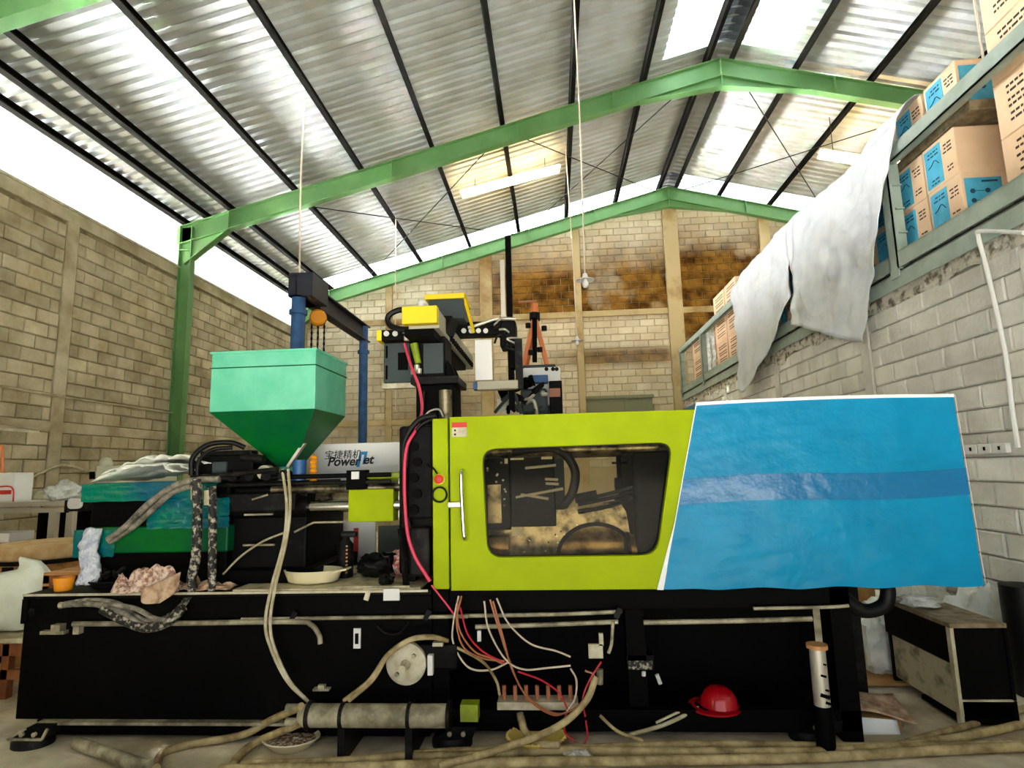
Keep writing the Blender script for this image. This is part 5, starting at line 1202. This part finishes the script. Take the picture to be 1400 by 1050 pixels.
for k in range(3): MB().box(q0.x, q1.x, 4.42+.15*k, 4.54+.15*k, q0.z+.12, q0.z+.14).build('slat', 'cork', wcr)

# ================================================================== FLOOR ITEMS
a, b2 = onZ(105, 1016, .04), onZ(205, 1050, .04)
pp = MB()
d = (b2-a).normalized(); pp.tube([a, a+d*.7], .035, n=16, res=1); tag(pp.build('floor_pipe', 'dusty_steel', smooth=40), 'grey pipe offcut lying on the floor before the machine base', 'pipe')
c = onZ(396, 1024, 0); bw1 = thing('debris_bowl', 'shallow white bowl filled with oily debris under cooler hoses', 'bowl', (c.x, c.y, 0))
prof = [(.001, 0), (.12, 0), (.175, .05), (.185, .05), (.13, -.0), ]
def bowl(cx, cy, r, parent, m, h=.055): return MB().lathe((cx, cy, .002), [(.001, 0), (r*.65, 0), (r, h), (r*.97, h+.006), (r*.6, .01), (.001, .01)], n=32, sy=.8).build('bowl', m, parent, smooth=40)
bowl(c.x, c.y+.02, .17, bw1, 'cream_tray')
def deb(u, v): 
    a = u*2*math.pi; r = .15*v; return Vector((c.x+r*math.cos(a), c.y+.02+.8*r*math.sin(a), .045+.03*abs(noise.noise(Vector((r*40*math.cos(a), r*40*math.sin(a), 0))))*(1-v)))
MB().grid(deb, 32, 10).build('debris', 'debris', bw1)
c = onZ(733, 1026, 0); bk = thing('yellow_basket', 'shallow yellow scalloped basket on the floor beneath the wires', 'basket', (c.x, c.y, 0))
bowl(c.x, c.y+.04, .17, bk, 'basket_yellow', .06)
for k in range(30):
    t = 2*math.pi*k/30; MB().lathe((c.x+.168*math.cos(t), c.y+.04+.134*math.sin(t), .064), [(.001, -.01), (.014, 0), (.001, .012)], n=6).build('scallop', 'basket_yellow', bk)
# hoses along the floor
FH = [('tan_hose', .022, [(412, 966), (370, 985), (330, 1005), (260, 1018), (222, 1030), (214, 1050)]),
      ('tan_hose', .022, [(412, 988), (380, 1002), (350, 1015), (325, 1035), (318, 1050)])]
NM = ['upper tan hose running from the oil cooler to the floor', 'lower tan hose running from the oil cooler to the floor']
for (m, r, pts), lab in zip(FH, NM):
    P3 = []
    for i, (px, py) in enumerate(pts):
        t = min(1, i/2.5); g0 = onY(px, py, 3.45); g1 = onZ(px, py, r); P3.append(g0.lerp(g1, t) if g1.y < 4 else g0)
    tag(MB().tube(P3, r, n=10).build('floor_hose', m, smooth=60), lab, 'hose')
LINES = [(.024, [(330, 1046), (480, 1040), (620, 1028), (780, 1026), (950, 1028), (1150, 1026), (1300, 1010), (1420, 985)], 'tan hose on the floor, the one passing closest under yellow basket'),
         (.022, [(560, 1034), (680, 1031), (820, 1022), (1000, 1018), (1200, 1021), (1420, 1016)], 'tan hose on the floor, outermost beside the machine base'),
         (.026, [(300, 1052), (500, 1048), (700, 1042), (900, 1040), (1100, 1036), (1280, 1026), (1420, 1020)], 'thick tan hose on the floor running past the black speaker box'),
         (.02, [(600, 1048), (690, 1022), (760, 995), (800, 960), (815, 925)], 'tan hose rising from floor to manifold'),
         (.02, [(1180, 1035), (1250, 1012), (1330, 990), (1420, 962)], 'dark tan hose curving beside the black box')]
for i, (r, pts, lab) in enumerate(LINES):
    P3 = [onZ(px, py, r+.004) for px, py in pts] if i != 3 else [onZ(600, 1048, .06), onZ(690, 1022, .09), onY(760, 995, 3.52), onY(800, 960, 3.6), onY(815, 925, 3.64)]
    tag(MB().tube(P3, r, n=10).build('floor_hose', 'tan_hose', smooth=60), lab, 'hose')
# oily wet cloth by bottom edge
c = onZ(790, 1040, 0); crumple('paper_wad', (c.x, c.y, 0), (.13, .1, .06), 'plastic_bag', 'small wad of dirty white paper between the floor hoses', 'paper', 4, .5, 10)
# red bowl inside the frame
c = onY(985, 955, 3.8); rbw = thing('red_helmet', 'glossy red plastic helmet lying in the dark machine frame', 'helmet', (c.x, 3.84, .17))
MB().lathe((c.x, 3.84, c.z-.05), [(.15, 0), (.13, .005), (.12, .05), (.09, .085), (.05, .105), (.001, .11)], n=28, sx=.85, sy=.9).build('shell', 'red_plastic', rbw, smooth=50)
MB().lathe((c.x-.03, 3.83, c.z-.052), [(.13, 0), (.17, -.006), (.17, .004), (.13, .008)], n=28, sx=.9, sy=.9).build('brim', 'red_plastic', rbw, smooth=50)
MB().box(c.x-.06, c.x+.06, 3.78, 3.9, .171, c.z-.054).build('head_band', 'black_paint', rbw)
# black open box
c0 = onZ(1318, 998, 0)
sb = thing('black_box', 'tall black chipboard box standing open-sided on the floor', 'box', (c0.x+.2, 4.1, 0))
BX = onY(1316, 998, 3.92).x; YS = 3.92; BH = onY(1300, 853, YS).z
BW, BD = .33, .42
ang = math.radians(0)
MB().box(BX+.012, BX+BW-.012, YS+.012, YS+.03, .16, BH-.03).build('front_panel', 'black_paint', sb)
MB().box(BX, BX+BW, YS, YS+BD+.35, BH-.025, BH).build('top', 'wood_grey', sb)
MB().box(BX, BX+.02, YS, YS+.04, 0, BH-.025).build('edge_strip', 'pale_hose', sb)
MB().box(BX+.004, BX+.018, YS+.02, YS+BD+.33, .36, BH-.025).build('side_panel', 'black_paint', sb)
MB().box(BX+.03, BX+.04, YS+.03, YS+BD+.3, .06, .36).build('side_inner', 'worn_plate', sb)
MB().box(BX+BW-.02, BX+BW, YS, YS+BD+.35, 0, BH-.025).build('side_panel', 'black_paint', sb)
MB().box(BX+.02, BX+BW, YS+.0, YS+.012, .155, .165).build('shelf_edge', 'pale_hose', sb)
MB().box(BX+.02, BX+BW-.02, YS+.02, YS+BD, .02, .05).build('bottom', 'black_paint', sb)
MB().box(BX+.02, BX+BW-.02, YS+BD+.3, YS+BD+.33, .0, BH-.03).build('rear_panel', 'black_paint', sb)
crumple('clear_bag', (BX+.12, YS+.5, BH), (.26, .26, .07), 'plastic_bag', 'clear plastic bag lying on the black box top', 'bag', 7, .4, 12)
# cardboard scraps on the floor
c = onY(1203, 985, 3.85); c.z = 0
sc_ = thing('cardboard_scrap', 'folded cardboard sheet with white flap lying beside black box', 'cardboard', (c.x, c.y, 0))
MB().grid(lambda u, v: Vector((c.x-.2+.42*u-.05*v*(1-u), c.y+.03+.26*v+.03*math.sin(u*5), .1+.02*math.sin(u*4+v*2)+.07*v-.03*u)), 14, 8).build('sheet', 'rag_plain', sc_, smooth=50, solid=.006)
MB().grid(lambda u, v: Vector((c.x-.16+.27*u, c.y+.0+.03*v, .004+.085*v-.02*u)), 8, 4).build('flap', 'white_film', sc_, smooth=50, solid=.005)
MB().box(c.x-.15, c.x+.15, c.y+.06, c.y+.24, 0, .07).build('core', 'cardboard_dark', sc_)
# heap of film and cardboard by the right wall
HE = [(1228, 822, 5.24, (.56, .46, .5), 'plastic_white', 'crumpled pale film heap behind the black box', 2), (1338, 818, 5.0, (.42, .4, .42), 'plastic_white', 'white crumpled plastic sack at the pale wall foot', 5),
      (1290, 806, 5.7, (.5, .36, .5), 'plastic_white', 'cream crumpled wrapping between film heap and white sack', 9), (1200, 868, 4.86, (.3, .24, .3), 'plastic_white', 'clear plastic bag under the blue end near support leg', 11), (1372, 880, 4.78, (.2, .2, .3), 'sack', 'small cream cloth bundle by the wall foot', 13)]
for px, py, yy, sz, m, lab, sd_ in HE:
    q = onY(px, py, yy); x = min(q.x, XR-.05-sz[0]*.55)
    crumple('plastic_heap', (x, yy, 0), (sz[0], sz[1], (q.z+.12)*1.1), m, lab, 'plastic', sd_, .4, 16)
q = onY(1200, 830, 6.1); tag(MB().obox((q.x-.1, 6.1, .42), (.9, .03, .8), (-.25, 0, .1)).build('cardboard_sheet', 'cardboard_dark'), 'tan cardboard sheet leaning behind the film heap', 'cardboard')
q = onY(1408, 880, 4.45); tag(MB().lathe((min(q.x, 3.38), 4.45, 0), [(.001, 0), (.12, 0), (.13, .4), (.13, .72), (.001, .74)], n=20).build('black_bin', 'black_rubber', smooth=40), 'tall black bin by the pale block wall', 'bin')
rag('floor_scrap', (onZ(1390, 905, 0).x, onZ(1390, 905, 0).y, 0), .5, .4, 'rag_plain', 'tan scrap cloth on the floor below the black bin', .06, 12)
tag(MB().obox((1.62, 4.6, .03), (.5, .4, .03)).obox((2.1, 4.9, .02), (1.2, .6, .02)).build('floor_board', 'cardboard_dark'), 'flat brown board on the floor under the blue end', 'board')
